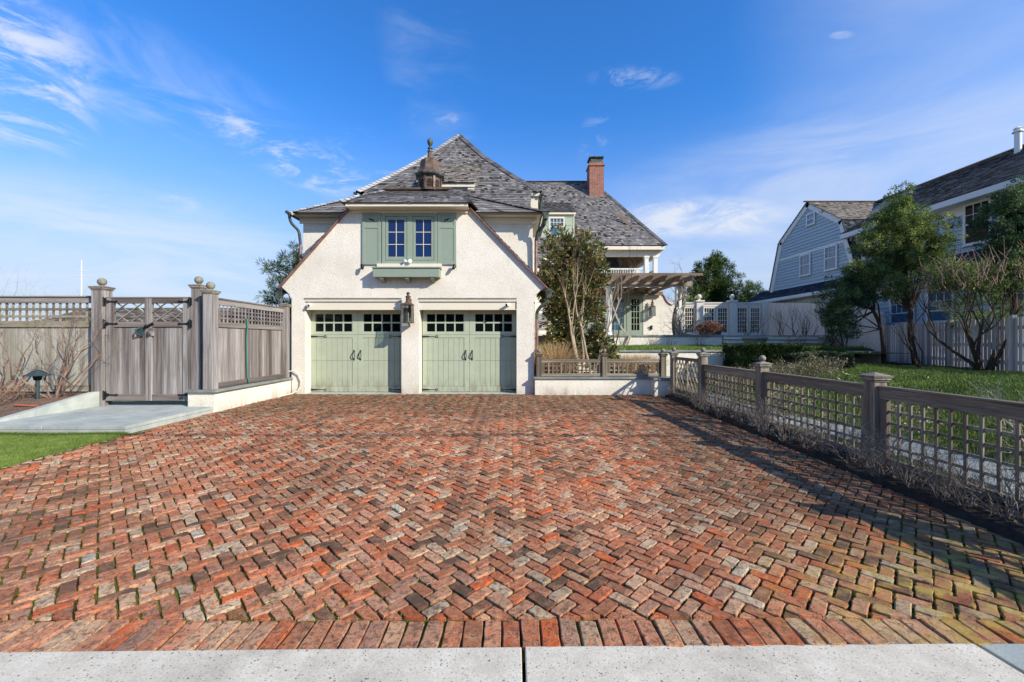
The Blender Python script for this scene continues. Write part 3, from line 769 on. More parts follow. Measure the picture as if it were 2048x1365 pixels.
# --- cupola
cup = MB(42); c0 = V(-2.80,14.02,6.62)
O = PI/8+.14
cup.lathe(c0, [(.40,0),(.40,.06),(.385,.08),(.385,.44),(.42,.46)], 8, O)
cupola = cup.build('cupola', COPPER, house)
mb = MB(43)
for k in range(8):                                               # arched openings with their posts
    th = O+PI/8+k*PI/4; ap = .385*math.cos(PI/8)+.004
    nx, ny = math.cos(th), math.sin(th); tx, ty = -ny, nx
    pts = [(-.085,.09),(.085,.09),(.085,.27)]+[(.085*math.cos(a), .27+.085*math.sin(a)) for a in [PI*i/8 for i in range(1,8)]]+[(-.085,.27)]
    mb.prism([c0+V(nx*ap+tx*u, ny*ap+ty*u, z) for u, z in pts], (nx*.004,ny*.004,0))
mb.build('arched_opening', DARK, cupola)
mb = MB(44)
for k in range(8):
    th = O+k*PI/4; mb.obox(c0+V(.385*math.cos(th), .385*math.sin(th), .25), V(.03*math.cos(th),.03*math.sin(th),0), V(-.03*math.sin(th),.03*math.cos(th),0), V(0,0,.2))
    th += PI/8; ap = .385*math.cos(PI/8)+.006
    for i in range(4):
        mb.obox(c0+V(ap*math.cos(th), ap*math.sin(th), .12+i*.05), V(-math.sin(th)*.08, math.cos(th)*.08, 0), V(math.cos(th),math.sin(th),-.7)*.012, V(0,0,.005))
mb.build('post', COPPER, cupola)
mb = MB(45); mb.lathe(c0, [(.42,.455),(.50,.50),(.52,.53),(.52,.57),(.47,.60)], 8, O); mb.build('cornice', VERD, cupola)
mb = MB(46); mb.lathe(c0, [(.48,.595),(.43,.65),(.38,.74),(.355,.84),(.345,.95),(.33,1.03),(.28,1.09),(.20,1.125),(.13,1.15),(.10,1.20),(.085,1.30),(.075,1.40)], 8, O); mb.build('bell_roof', COPPER, cupola)
mb = MB(47); mb.lathe(c0, [(.09,1.39),(.09,1.42),(.055,1.43),(.05,1.49),(.085,1.505),(.085,1.52),(.045,1.535),(.04,1.58),(.06,1.62),(.09,1.68),(.10,1.74),(.085,1.80),(.05,1.84),(.01,1.855)], 18); mb.build('finial', VERD, cupola, True)

# --- garage doors
def garage_door(x0, x1, seed):
    W = x1-x0; cx = (x0+x1)/2; y = 12.37; mb = MB(seed)
    mb.box(x0, x1, y+.02, y+.06, .015, 2.50, .8)                   # backing
    def P(a, b, z0, z1, d=.0, r=.9): mb.box(a, b, y-d, y+.02, z0, z1, r)
    for s in (0, 1):                                              # the two leaves
        a, b = (x0, cx-.004) if s == 0 else (cx+.004, x1)
        ia, ib = (a+.115, b-.155) if s == 0 else (a+.155, b-.115)   # window band
        P(a, b, 2.385, 2.50, .012); P(a, b, 1.65, 1.735, .012); P(a, b, 1.742, 1.82, .012); P(a, ia, 1.82, 2.385, .012); P(ib, b, 1.82, 2.385, .012)
        P(a, b, .02, .185, .012)
        if s == 0: P(ib, b, .185, 1.65, .012); la, lb = a+.002, ib
        else: P(a, ia, .185, 1.65, .012); la, lb = ia, b-.002
        nb = 8; w_ = (lb-la)/nb
        for k in range(nb):
            for z0, z1 in ((.19,.955),(.962,1.645)): mb.box(la+k*w_+.0035, la+(k+1)*w_-.0035, y+.001, y+.02, z0, z1, .5+.06*mb.rng.random())
    d = mb.build('garage_door', GREEN, house, bevel=.0025)
    for s in (0, 1):
        a, b = (x0, cx) if s == 0 else (cx, x1)
        ia, ib = (a+.115, b-.155) if s == 0 else (a+.155, b-.115)
        g = MB(seed+1+s); g.box(ia, ib, y+.008, y+.018, 1.82, 2.385)
        gl = g.build('window', GLASS_D, d)
        f = MB(seed+3); w_ = (ib-ia)/4
        for k in range(5): f.box(max(ia, ia+k*w_-.022), min(ib, ia+k*w_+.022), y-.006, y+.0075, 1.82, 2.385, .9)
        f.box(ia, ib, y-.004, y+.007, 2.08, 2.125, .9); f.box(ia, ib, y-.005, y+.007, 1.82, 1.835, .9); f.box(ia, ib, y-.005, y+.007, 2.36, 2.385, .9)
        f.build('muntins', GREEN_L, d)
        h = MB(seed+5+s); hx = cx+(-.105 if s == 0 else .09)
        h.tube([(hx-.01,y-.015,1.245),(hx-.03,y-.05,1.18),(hx-.045,y-.06,1.11),(hx-.035,y-.05,1.05),(hx-.015,y-.015,1.0)], .013, 8)
        h.box(hx-.03, hx+.015, y-.02, y-.0125, 1.22, 1.275); h.box(hx-.03, hx+.01, y-.02, y-.0125, .965, 1.015); h.tube([(hx-.005,y-.018,1.27),(hx+.012,y-.018,1.12),(hx+.005,y-.018,1.0)], .006, 6)
        h.build('handle', BLACK, d, True)
        for z in (1.69, .085):
            hg = MB(seed+8); sx = 1 if s == 0 else -1; ex = a+.004 if s == 0 else b-.004
            hg.prism([(ex,y-.013,z+.026),(ex,y-.013,z-.026),(ex+sx*.17,y-.013,z-.02),(ex+sx*.22,y-.013,z-.009),(ex+sx*.40,y-.013,z-.008),(ex+sx*.40,y-.013,z+.008),(ex+sx*.22,y-.013,z+.009),(ex+sx*.17,y-.013,z+.02)], (0,-.008,0))
            cxx = ex+sx*.43; ring = [(cxx+.036*math.cos(q), y-.0175, z+.03*math.sin(q)) for q in [2*PI*i/12 for i in range(13)]]
            hg.tube(ring, .008, 6); hg.build('hinge', BLACK, d)
    return d
garage_door(-6.06, -3.235, 50); garage_door(-2.70, .135, 70)
mb = MB(90)                                                       # header boards over the doors
for (a, b, zt) in OP:
    mb.box(a+.004, b-.03, 12.03, 12.09, 2.49, 2.70); mb.box(a+.002, b-.012, 11.99, 12.09, 2.703, 2.735); mb.box(a+.002, b-.006, 12.0, 12.09, 2.74, 2.80)
    mb.box(a+.002, b-.002, 12.09, 12.36, 2.50, 2.80); mb.box(a+.001, b-.001, 12.02, 12.1, 2.462, 2.488)
mb.each('door_header', CREAMP, house, .004, 5)
mb = MB(91)
for (a, b, zt) in OP: mb.box(a-.01, b+.004, 11.975, 12.0, 2.785, 2.81)
mb.each('drip_strip', CAPSTONE, house)
mb = MB(92)
for (a, b, zt) in OP: mb.box(a+.002, b-.002, 11.99, 12.42, -.05, .008)
mb.each('door_sill', CONC, house)
mb = MB(93); mb.box(-3.225,-2.73,12.41,12.5,0,2.8); mb.box(-6.6,.6,12.6,12.7,0,2.9); mb.build('inner_wall', DARK, house)

# --- the casement window with shutters and its box
win = MB(94); y = 11.97
for (a, b, z0, z1, d) in ((-3.79,-3.70,3.80,5.28,.0),(-2.27,-2.18,3.80,5.28,0),(-3.70,-2.27,5.19,5.28,0),(-3.70,-2.27,3.80,3.90,0),(-3.06,-2.90,3.90,5.19,0)): win.box(a, b, y-.02, y+.028, z0, z1, .9)
window = win.build('window', GREEN2, house, bevel=.004)
for (a, b) in ((-3.70,-3.06),(-2.90,-2.27)):
    f = MB(95); yy = y-.004
    f.box(a+.012, a+.085, yy-.006, yy+.03, 3.912, 5.18); f.box(b-.085, b-.012, yy-.006, yy+.03, 3.912, 5.18); f.box(a+.086, b-.086, yy-.006, yy+.03, 5.09, 5.18); f.box(a+.086, b-.086, yy-.006, yy+.03, 3.912, 4.01)
    f.build('casement', GREEN2, window, bevel=.003)
    g = MB(96); g.box(a+.08, b-.08, y+.012, y+.022, 4.0, 5.1); g.build('pane', GLASS_B, window)
    m_ = MB(97); mx = (a+b)/2; m_.box(mx-.008, mx+.008, y+.0, y+.011, 4.01, 5.09)
    for z in (4.37, 4.73): m_.box(a+.087, b-.087, y+.001, y+.0105, z-.008, z+.008)
    m_.build('muntins', CREAMP, window)
for sx, (a, b) in ((-1,(-4.37,-3.83)),(1,(-2.17,-1.63))):
    s = MB(98); s.box(a, b, 11.965, 11.985, 3.78, 5.30, .9)
    for (p, q, z0, z1) in ((a, a+.075, 3.78, 5.30),(b-.075, b, 3.78, 5.30),(a+.075, b-.075, 5.225, 5.30),(a+.075, b-.075, 4.84, 4.91),(a+.075, b-.075, 3.78, 3.88)): s.box(p, q, 11.952, 11.966, z0, z1, .9)
    sh = s.build('shutter', GREEN2, house, bevel=.003)
    bd = MB(99); cx = (a+b)/2; k = -sx
    gull = [(-.12,.055),(-.06,.05),(-.01,.0),(.02,.012),(.045,.0),(.075,-.055),(.085,-.03),(.07,.02),(.04,.045),(0,.05),(-.05,.075)]
    bd.prism([(cx+k*u, 11.9655, 5.06+v) for u, v in gull], (0,-.0025,0)); bd.build('gull_cutout', DARK, sh)
sl_ = MB(100); sl_.box(-3.92,-2.05,11.88,12.0,3.70,3.795); sl_.build('window_sill', CREAMP, house, bevel=.006)
bx = MB(101); bx.box(-3.97,-2.08,11.70,11.995,3.38,3.63); bx.box(-4.0,-2.05,11.67,11.997,3.632,3.665)
wb = bx.build('window_box', GREEN2, house, bevel=.006)
b2 = MB(102)
for x in (-3.74,-3.01,-2.29): b2.prism([(x-.05,11.995,3.379),(x-.05,11.72,3.379),(x-.05,11.74,3.33),(x-.05,11.90,3.27),(x-.05,11.995,3.25)], (.10,0,0))
b2.each('bracket', GREEN2, wb, bevel=.004)

# --- gutters and downpipes
def pipe(name, pts, r, mat, n=10):
    mb = MB(110); P = [Vector(p) for p in pts]
    Q = [P[0]]                                                    # round the bends
    for i in range(1, len(P)-1):
        a, b, c = P[i-1], P[i], P[i+1]; l = min(.12, (b-a).length*.45, (c-b).length*.45)
        p0 = b+(a-b).normalized()*l; p2 = b+(c-b).normalized()*l
        for k in range(5): s = k/4; Q.append(p0*(1-s)**2+b*2*s*(1-s)+p2*s*s)
    Q.append(P[-1]); mb.tube(Q, r, n); return mb.build(name, mat, house, True)
mb = MB(111)
for (a, b) in (((-6.86,12.0,3.04),(-6.86,13.0,3.04)), ((1.08,12.0,3.04),(1.08,13.0,3.04)), ((-6.85,12.45,5.47),(-6.85,15.4,5.47)), ((1.03,12.45,5.46),(1.03,15.3,5.46)), ((1.14,15.25,7.05),(1.14,27,7.05)), ((-5.86,15.25,7.05),(-5.86,27,7.05))):
    mb.tube([a, b], .052, 10)
mb.each('gutter', VERD, house)
def leader(x, y, z):
    mb = MB(112); mb.prism([(x-.10,y-.08,z+.12),(x+.10,y-.08,z+.12),(x+.06,y-.08,z-.10),(x-.06,y-.08,z-.10)], (0,.16,0)); mb.box(x-.12,x+.12,y-.1,y+.1,z+.12,z+.15)
    mb.build('leader_head', VERD, house, bevel=.01)
leader(1.08,12.1,2.90); leader(-6.86,12.1,2.90); leader(1.03,12.52,5.36)
pipe('gutter_elbow', [(1.06,12.1,2.88),(1.02,12.1,2.70),(.83,12.1,2.55),(.74,12.12,2.42),(.735,12.14,2.2)], .05, VERD)
pipe('downpipe', [(.735,12.14,2.24),(.73,12.14,.0)], .047, PIPE)
pipe('gutter_elbow', [(1.02,12.55,5.3),(1.0,12.6,5.12),(.80,12.8,4.98),(.76,12.86,4.7)], .055, VERD)
pipe('downpipe', [(.755,12.86,4.75),(.745,12.9,3.0)], .05, PIPE)
pipe('gutter_elbow', [(-6.84,12.1,2.85),(-6.82,12.1,2.62),(-6.66,12.1,2.46),(-6.55,12.15,2.42)], .055, VERD)
pipe('gutter_elbow', [(-6.85,12.6,5.44),(-6.83,12.65,5.2),(-6.70,12.9,5.02),(-6.68,12.95,4.6)], .045, VERD)
pipe('downpipe', [(-6.68,12.95,4.65),(-6.68,12.95,3.2)], .04, PIPE)
pipe('gutter_elbow', [(1.13,15.4,6.98),(1.08,15.45,6.6),(.85,15.6,6.45),(.80,15.55,6.0)], .05, VERD)

# --- rear wing
wr = MB(120)
WR = [V(8.44,22.4,6.79), V(7.12,24.2,8.92), V(6.30,25.35,10.28), V(5.80,26.0,11.05), V(5.05,26.8,11.98)]
WL = [V(.2,p.y,p.z) for p in WR]
shingle_patch(wr, WL, WR, .15, .13, .022)
shingle_patch(wr, [V(.2,21.25,5.42), V(.2,22.4,6.79)], [V(3.75,21.25,5.42), V(3.75,22.4,6.79)], .15, .17, .024)
BK = [V(p.x, 53.6-p.y, p.z) for p in WR]
shingle_patch(wr, WR, BK, .2, .25, .024)
shingle_patch(wr, BK, [V(.2,p.y,p.z) for p in BK], .2, .3, .024)
wing_roof = wr.build('wing_roof', SH, house)
mb = MB(121); hip_caps(mb, WR, .17, .04, .2); mb.build('hip_cap', SHD, wing_roof); mb = MB(121); hip_caps(mb, [V(.3,26.8,11.98), WR[-1]], .16, .03, .2); mb.build('hip_cap', SHD, wing_roof)
mb = MB(122); mb.box(.4,8.36,22.44,22.52,6.55,6.76); mb.box(8.28,8.36,22.52,31,6.55,6.76); mb.box(.4,8.28,22.52,23.0,6.6,6.64); mb.box(3.7,8.2,22.75,22.98,6.25,6.6); mb.box(8.05,8.2,22.98,30.8,6.25,6.6)
mb.box(.4,3.75,21.3,21.36,5.16,5.38)
mb.build('wing_eave_board', CREAMP, house, bevel=.01)
mb = MB(123)
mb.box(.6,3.7,21.7,22.0,0,5.4); mb.box(3.55,3.85,21.7,24.0,0,6.4)
mb.box(3.85,5.55,24.0,24.3,1.7,4.62); mb.box(7.68,8.7,24.0,24.3,1.7,4.62); mb.box(5.55,7.68,24.0,24.3,4.32,4.62)
mb.prism([(8.7,24.0,1.7),(9.34,24.0,1.7),(9.34,24.0,3.62),(9.25,24.0,3.64),(9.08,24.0,3.76),(8.95,24.0,3.95),(8.86,24.0,4.15),(8.78,24.0,4.25),(8.7,24.0,4.3)], (0,.3,0))
mb.box(3.85,4.9,24.9,25.2,4.7,6.5); mb.box(3.6,8.2,28.5,28.8,1,6.5); mb.box(3.6,3.9,25.2,28.5,1,6.4)
mb.build('wing_wall', STUCCO, house)
mb = MB(124)
Pq = [(9.40,3.66),(9.27,3.69),(9.11,3.80),(8.98,3.99),(8.89,4.18),(8.80,4.29),(8.68,4.34)]
for a, b in zip(Pq, Pq[1:]): mb.beam((a[0],24.15,a[1]), (b[0],24.15,b[1]), .4, .05)
mb.build('tile_coping', CLAY, house)
mb = MB(125)                                                      # floor of the upper porch and the soffit over the doors
mb.box(3.7,8.25,22.7,28.6,4.62,4.72); mb.box(3.7,8.28,22.62,22.7,4.50,4.74); mb.build('porch_floor', CREAMP, house)
mb = MB(126)
for k in range(11):
    x = 4.0+k*.42; mb.beam((x,22.9,6.42),(5.2+.12*k,26.2,9.3),.07,.14)
for k in range(12):
    yy = 23.2+k*.45; mb.beam((8.1,yy,6.42),(6.2,yy+.3*(6-k)*.3,8.9),.07,.14)
mb.poly([(3.7,22.8,6.70),(8.2,22.8,6.70),(5.2,26.4,11.0),(3.7,26.4,11.0)]); mb.poly([(8.2,22.8,6.70),(8.2,30.5,6.70),(5.2,27.2,11.0),(5.2,26.4,11.0)])
mb.build('porch_rafter', PERG, house)
def post(mb, x, y, z0, z1, w=.16):
    mb.box(x-w/2, x+w/2, y-w/2, y+w/2, z0+.08, z1-.08); mb.box(x-w/2-.03, x+w/2+.03, y-w/2-.03, y+w/2+.03, z0, z0+.12); mb.box(x-w/2-.03, x+w/2+.03, y-w/2-.03, y+w/2+.03, z1-.1, z1)
for (x, y_, w) in ((3.95,22.86,.30),(7.48,22.86,.22),(7.98,22.86,.22),(8.10,24.6,.2),(8.10,26.6,.2),(8.10,28.4,.2),(5.6,28.4,.2)):
    mb = MB(127); post(mb, x, y_, 4.72, 6.27, w); mb.build('porch_post', WHITE, house)
mb = MB(128)
def balus(x0, x1, y_, along='x'):
    n_ = int(abs(x1-x0)/.13)
    for k in range(n_+1):
        q = x0+(x1-x0)*k/n_
        if along == 'x': mb.box(q-.02, q+.02, y_-.02, y_+.02, 4.78, 5.52)
        else: mb.box(y_-.02, y_+.02, q-.02, q+.02, 4.78, 5.52)
    if along == 'x': mb.box(x0, x1, y_-.05, y_+.05, 5.52, 5.60); mb.box(x0, x1, y_-.03, y_+.03, 4.76, 4.82)
    else: mb.box(y_-.05, y_+.05, x0, x1, 5.521, 5.601); mb.box(y_-.03, y_+.03, x0, x1, 4.761, 4.821)
balus(4.1, 7.37, 22.86); balus(22.98, 28.4, 8.10, 'y')
mb.build('balustrade', WHITE, house)
# dormer of the wing
mb = MB(130)
shingle_patch(mb, [V(1.25,22.7,8.70), V(1.25,24.9,9.95)], [V(3.62,22.7,8.70), V(3.5,24.9,9.95)], .14, .17, .022)
mb.build('dormer_roof', SH, wing_roof)
mb = MB(131); mb.box(1.35,3.52,22.86,23.0,8.50,8.68); mb.box(1.4,3.48,22.9,24.6,7.3,8.5); mb.box(1.35,3.55,22.72,22.8,8.58,8.70)
mb.build('dormer_wall', CREAMP, wing_roof)
dwn = MB(132)
for (a, b, z0, z1) in ((2.06,2.14,7.35,8.48),(2.86,2.94,7.35,8.48),(2.14,2.86,8.38,8.48),(2.14,2.86,7.35,7.42),(2.14,2.86,7.88,7.95)): dwn.box(a, b, 22.83, 22.89, z0, z1)
for k in (1,2,3): dwn.box(2.14+.18*k-.012, 2.14+.18*k+.012, 22.845, 22.88, 7.95, 8.38)
dwn.box(2.14,2.86,22.846,22.881,8.15,8.175)
dwn.build('dormer_window', CREAMP, wing_roof)
mb = MB(133); mb.box(2.12,2.88,22.885,22.895,7.38,8.46); mb.build('dormer_glass', GLASS_S, wing_roof)
for (a, b) in ((1.55,2.05),(2.95,3.45)):
    s = MB(134); s.box(a, b, 22.85, 22.88, 7.33, 8.49, .9)
    for (p, q, z0, z1) in ((a,a+.07,7.33,8.49),(b-.07,b,7.33,8.49),(a+.07,b-.07,8.42,8.49),(a+.07,b-.07,8.0,8.06),(a+.07,b-.07,7.33,7.41)): s.box(p,q,22.835,22.851,z0,z1,.9)
    s.build('shutter', GREEN_L, wing_roof)
# chimney
mb = MB(135); mb.box(4.84,5.74,25.6,26.5,10.5,12.72); mb.box(4.79,5.79,25.55,26.55,12.50,12.60)
ch = mb.build('chimney', CHIM, house)
mb = MB(136); mb.box(4.86,5.72,25.62,26.48,12.72,12.78); mb.box(4.95,5.63,25.7,26.4,12.78,13.04); mb.box(4.84,5.74,25.6,26.5,13.04,13.10); mb.build('chimney_cap', VERD, ch)
# garden doors
for i, (a, b) in enumerate(((5.60,6.72),(6.80,7.66))):
    f = MB(140+i); y = 24.05
    st = .17 if i == 0 else .2
    for (p, q, z0, z1) in ((a,a+st,1.86,4.3),(b-st,b,1.86,4.3),(a+st,b-st,4.0,4.3),(a+st,b-st,1.86,2.18)): f.box(p,q,y-.03,y+.03,z0,z1,.9)
    d = f.build('garden_door', GREEN2, house, bevel=.005)
    g = MB(142); g.box(a+st-.01, b-st+.01, y+.005, y+.015, 2.17, 4.01); g.build('pane', GLASS_S if i == 0 else GLASS_D, d)
    m_ = MB(143); w_ = (b-a-2*st)/3
    for k in (1,2): m_.box(a+st+k*w_-.012, a+st+k*w_+.012, y-.015, y+.004, 2.18, 4.0)
    for k in range(1,5): m_.box(a+st, b-st, y-.014, y+.003, 2.18+k*.364-.012, 2.18+k*.364+.012)
    m_.build('muntins', GREEN_L, d)
mb = MB(144); mb.box(5.55,7.68,24.0,24.1,4.3,4.318); mb.box(6.721,6.799,24.0,24.1,1.82,4.3); mb.build('door_frame', GREEN2, house)

# --- lanterns and small fittings on the walls
def lantern(loc, s, label, glow=False):
    x, y, z = loc; t_ = thing('wall_lantern', label, 'lantern', loc)
    m1 = MB(150); w_ = .13*s; h = .50*s
    for i in (-1,1):
        for j in (-1,1): m1.beam((x+i*w_, y+j*w_, z-h/2), (x+i*w_*.92, y+j*w_*.92, z+h/2), .018*s, .018*s)
    m1.box(x-w_-.015, x+w_+.015, y-w_-.015, y+w_+.015, z-h/2-.02, z-h/2); m1.box(x-w_-.02, x+w_+.02, y-w_-.02, y+w_+.02, z+h/2, z+h/2+.02)
    m1.lathe((x,y,z+h/2+.02), [(w_*1.25,0),(w_*.7,.05*s),(w_*.55,.07*s),(w_*.5,.2*s),(w_*.62,.21*s),(w_*.62,.23*s),(w_*.3,.25*s)], 12)
    m1.lathe((x,y,z+h/2+.26*s), [(w_*.3,0),(w_*.3,.06*s),(w_*.45,.07*s),(w_*.45,.09*s),(.003,.12*s)], 10)
    m1.build('lantern_frame', COPPER, t_)
    m2 = MB(151); q = w_*.9; m2.box(x-q, x+q, y-q, y+q, z-h/2+.002, z+h/2-.002); m2.build('lantern_glass', CLEAR, t_)
    m3 = MB(152); m3.tube([(x,y,z-h/2),(x,y,z-h/2+.28*s)], .022*s, 8); m3.lathe((x,y,z-h/2), [(.05*s,0),(.05*s,.03*s),(.02*s,.05*s)], 10); m3.build('burner', CREAMP, t_)
    m4 = MB(153); yb = y+.25*s; m4.box(x-.04*s, x+.04*s, yb-.02, yb, z-.1*s, z+.45*s); m4.tube([(x,yb-.01,z+.38*s),(x,y+.1*s,z+.46*s),(x,y,z+h/2+.22*s)], .012*s, 8); m4.tube([(x,yb-.01,z-.3*s),(x,yb-.12*s,z-.34*s),(x,y,z-h/2-.01)], .012*s, 8)
    m4.build('bracket', COPPER, t_)
lantern((-2.98,11.76,2.33), 1.0, 'tall copper gas lantern on the pier between the two garage doors')
lantern((8.15,23.8,3.28), 1.05, 'copper lantern on the cream wall beside the garden doors under the pergola')
def seccam(loc, sx, label):
    x, y, z = loc; t_ = thing('security_camera', label, 'camera', loc); m1 = MB(154)
    m1.tube([(x,y,z),(x,y-.03,z)], .05, 16); m1.tube([(x,y-.03,z),(x+sx*.02,y-.07,z+.005)], .022, 10); m1.tube([(x-sx*.02,y-.05,z+.01),(x+sx*.06,y-.16,z-.02)], [.04,.045], 16)
    m1.build('camera_body', PLASTIC, t_, True); m2 = MB(155); a = V(x+sx*.06,y-.16,z-.02); m2.tube([a, a+V(sx*.004,-.006,-.001)], .032, 14); m2.build('camera_lens', BLACK, t_, True)
seccam((-5.95,12.03,2.60), 1, 'small white security camera at the left end of the left door header')
seccam((-.10,12.03,2.61), -1, 'small white security camera at the right end of the right door header')
t_ = thing('flood_light', 'white twin security light on the window sill above the green window box', 'light', (-3.03,11.87,3.80)); m1 = MB(156)
m1.lathe((-3.03,11.90,3.795), [(.05,0),(.05,.03),(.02,.05),(.02,.08)], 12); m1.build('base', PLASTIC, t_, True)
for sx in (-1,1):
    m1 = MB(157); m1.tube([(-3.03,11.9,3.86),(-3.03+sx*.06,11.87,3.87)], .014, 8); m1.tube([(-3.03+sx*.05,11.90,3.875),(-3.03+sx*.10,11.80,3.855)], [.03,.055], 14); m1.build('lamp_head', PLASTIC, t_, True)
for (x, lb) in ((-4.36,'small black spotlight under the left shutter of the upper window'),(-1.66,'small black spotlight under the right shutter of the upper window')):
    m1 = MB(158); sg = -1 if x < -3 else 1; m1.tube([(x,12.0,3.72),(x,11.90,3.72)], .03, 12); m1.tube([(x,11.90,3.76),(x-sg*.03,11.86,3.66)], .045, 14); m1.tube([(x-sg*.03,11.86,3.66),(x-sg*.05,11.85,3.62)], [.045,.02], 14)
    tag(m1.build('spotlight', BLACK, None, True), lb, 'spotlight')
m1 = MB(159); m1.box(8.08,8.2,23.93,24.0,2.22,2.42); m1.prism([(8.06,23.93,2.44),(8.22,23.93,2.44),(8.2,23.86,2.40),(8.08,23.86,2.40)], (0,0,.015)); tag(m1.build('outlet_cover', BLACK, None), 'small black outlet cover low on the cream wall beside the garden doors', 'outlet')
m1 = MB(160); m1.tube([(-6.52,11.9,.66),(-6.35,11.93,.68),(-6.22,11.94,.58),(-6.15,11.94,.40),(-6.15,11.93,.24),(-6.22,11.9,.10),(-6.35,11.78,.03),(-6.42,11.5,.015),(-6.39,11.2,.012)], .018, 8)
tag(m1.build('cable_conduit', HOSEW, None, True), 'pale conduit looping down the stucco left of the garage doors', 'conduit')

# ------------------------------------------------------------------ fences, gates and garden walls
def fpost(root, x, y, z0, ztop, w, mat, capm, ball=.060, face=None):
    mb = MB(int(abs(x*37+y*91))); mb.box(x-w/2, x+w/2, y-w/2, y+w/2, z0, ztop-.06)
    p = mb.build('post', mat, root, bevel=.006)
    m = MB(201); q = w/2
    m.box(x-q-.012, x+q+.012, y-q-.012, y+q+.012, ztop-.085, ztop-.062); m.box(x-q-.028, x+q+.028, y-q-.028, y+q+.028, ztop-.06, ztop-.035); m.box(x-q-.038, x+q+.038, y-q-.038, y+q+.038, ztop-.033, ztop-.008)
    m.mesh([(x-q-.03,y-q-.03,ztop-.008),(x+q+.03,y-q-.03,ztop-.008),(x+q+.03,y+q+.03,ztop-.008),(x-q-.03,y+q+.03,ztop-.008),(x,y,ztop+.03)], [(0,1,4),(1,2,4),(2,3,4),(3,0,4)])
    m.build('post_cap', capm, p, bevel=.003)
    if not ball: return p
    m = MB(202); m.lathe((x,y,ztop+.012), [(ball*.45,0),(ball*.4,.02)], 12); m.ball((x,y,ztop+.02+ball), ball, 20); m.build('ball_finial', FINIAL, p, True)
    return p
def fpart(root, name, mat, mb, bevel=0): return mb.build(name, mat, root, bevel=bevel)
# grey lattice fence along the right of the drive
FX = 4.50
def panel_y(root, y0, y1, z0, z1, stile=.10):
    m = MB(int(y0*17)); m.box(FX-.028, FX+.028, y0, y1, z1-.14, z1-.004); m.box(FX-.045, FX+.045, y0, y1, z1-.003, z1+.022); m.build('top_rail', WGY, root, bevel=.005)
    m = MB(203); m.box(FX-.03, FX+.03, y0, y1, z0, z0+.08); m.build('bottom_rail', WGY, root, bevel=.005)
    m = MB(204); m.box(FX-.026, FX+.026, y0+.002, y0+stile, z0+.081, z1-.141); m.box(FX-.026, FX+.026, y1-stile, y1-.002, z0+.081, z1-.141); m.each('stile', WG, root, .004)
    m = MB(205+int(y0*3)); a, b = y0+stile, y1-stile; n_ = round((b-a)/.138)
    for k in range(1, n_):
        q = a+(b-a)*k/n_; m.box(FX-.016, FX-.001, q-.0155, q+.0155, z0+.07, z1-.13)
    nz = round((z1-.14-z0-.08)/.132)
    for k in range(1, nz):
        z = z0+.08+(z1-.22-z0)*k/nz; m.box(FX+.0, FX+.015, y0+.02, y1-.02, z-.0155, z+.0155)
    m.build('lattice', WG, root)
lf = thing('lattice_fence', 'long grey lattice fence with ball-topped posts along the right edge of the brick drive', 'fence', (FX,6.3,0))
PY = [2.62, 5.08, 7.37, 9.66]
for y, zt in zip(PY, (1.13,1.135,1.16,1.265)): fpost(lf, FX, y, -.03, zt, .155, WG, WP, 0 if y == 5.08 else .058)
for a, b in zip(PY, PY[1:]): panel_y(lf, a+.08, b-.08, .07, .985)
panel_y(lf, 1.2, PY[0]-.08, .07, .985)
gt = thing('garden_gate', 'grey wooden gate with diamond lattice between the lattice fence and the low wall', 'gate', (FX-.02,10.5,0))
m = MB(210)
for (a, b) in ((9.76,9.84),(10.46,10.53),(11.16,11.24)): m.box(FX-.045, FX, a, b, .16, 1.04)
m.each('stile', WG, gt, .004)
m = MB(211); m.box(FX-.05, FX+.005, 9.75, 11.25, 1.041, 1.12); m.box(FX-.045, FX, 9.841, 10.459, .161, .26); m.box(FX-.045, FX, 10.531, 11.159, .161, .26); m.each('rail', WGY, gt, .004)
m = MB(212)
for (a, b) in ((9.84,10.46),(10.53,11.16)):
    for sgn in (1,-1):
        for k in range(-3, 4):
            # line z = .65 + s*(y-mid)*1.25 + k*.26 clipped to the opening
            mid = (a+b)/2; pts = []
            for yy in (a, b):
                z = .65+sgn*(yy-mid)*1.4+k*.26; pts.append((yy, z))
            (ya, za), (yb, zb) = pts
            def cl_(y0_, z0_, y1_, z1_):
                t0, t1 = 0, 1; dz_ = z1_-z0_
                for lim, s_ in ((.26,1),(1.04,-1)):
                    f0 = (z0_-lim)*s_; f1 = (z1_-lim)*s_
                    if f0 < 0 and f1 < 0: return None
                    if f0 < 0: t0 = max(t0, f0/(f0-f1))
                    if f1 < 0: t1 = min(t1, f0/(f0-f1))
                return (t0, t1) if t1-t0 > .03 else None
            r_ = cl_(ya, za, yb, zb)
            if r_: m.beam((FX-.022-.008*sgn, ya+(yb-ya)*r_[0], za+(zb-za)*r_[0]), (FX-.022-.008*sgn, ya+(yb-ya)*r_[1], za+(zb-za)*r_[1]), .012, .028, up=(1,0,0.01))
m.build('diamond_lattice', WG, gt)
m = MB(213); m.box(FX-.06, FX-.02, 9.76, 11.3, .0, .13); tag(m.build('threshold_board', WGY, None), 'grey board on edge under the diamond lattice gate', 'board')
gp = thing('gate_post', 'grey post with ball finial where the diamond gate meets the low stucco wall', 'post', (FX,11.36,0)); fpost(gp, FX-.02, 11.36, 0, 1.24, .15, WG, WP)
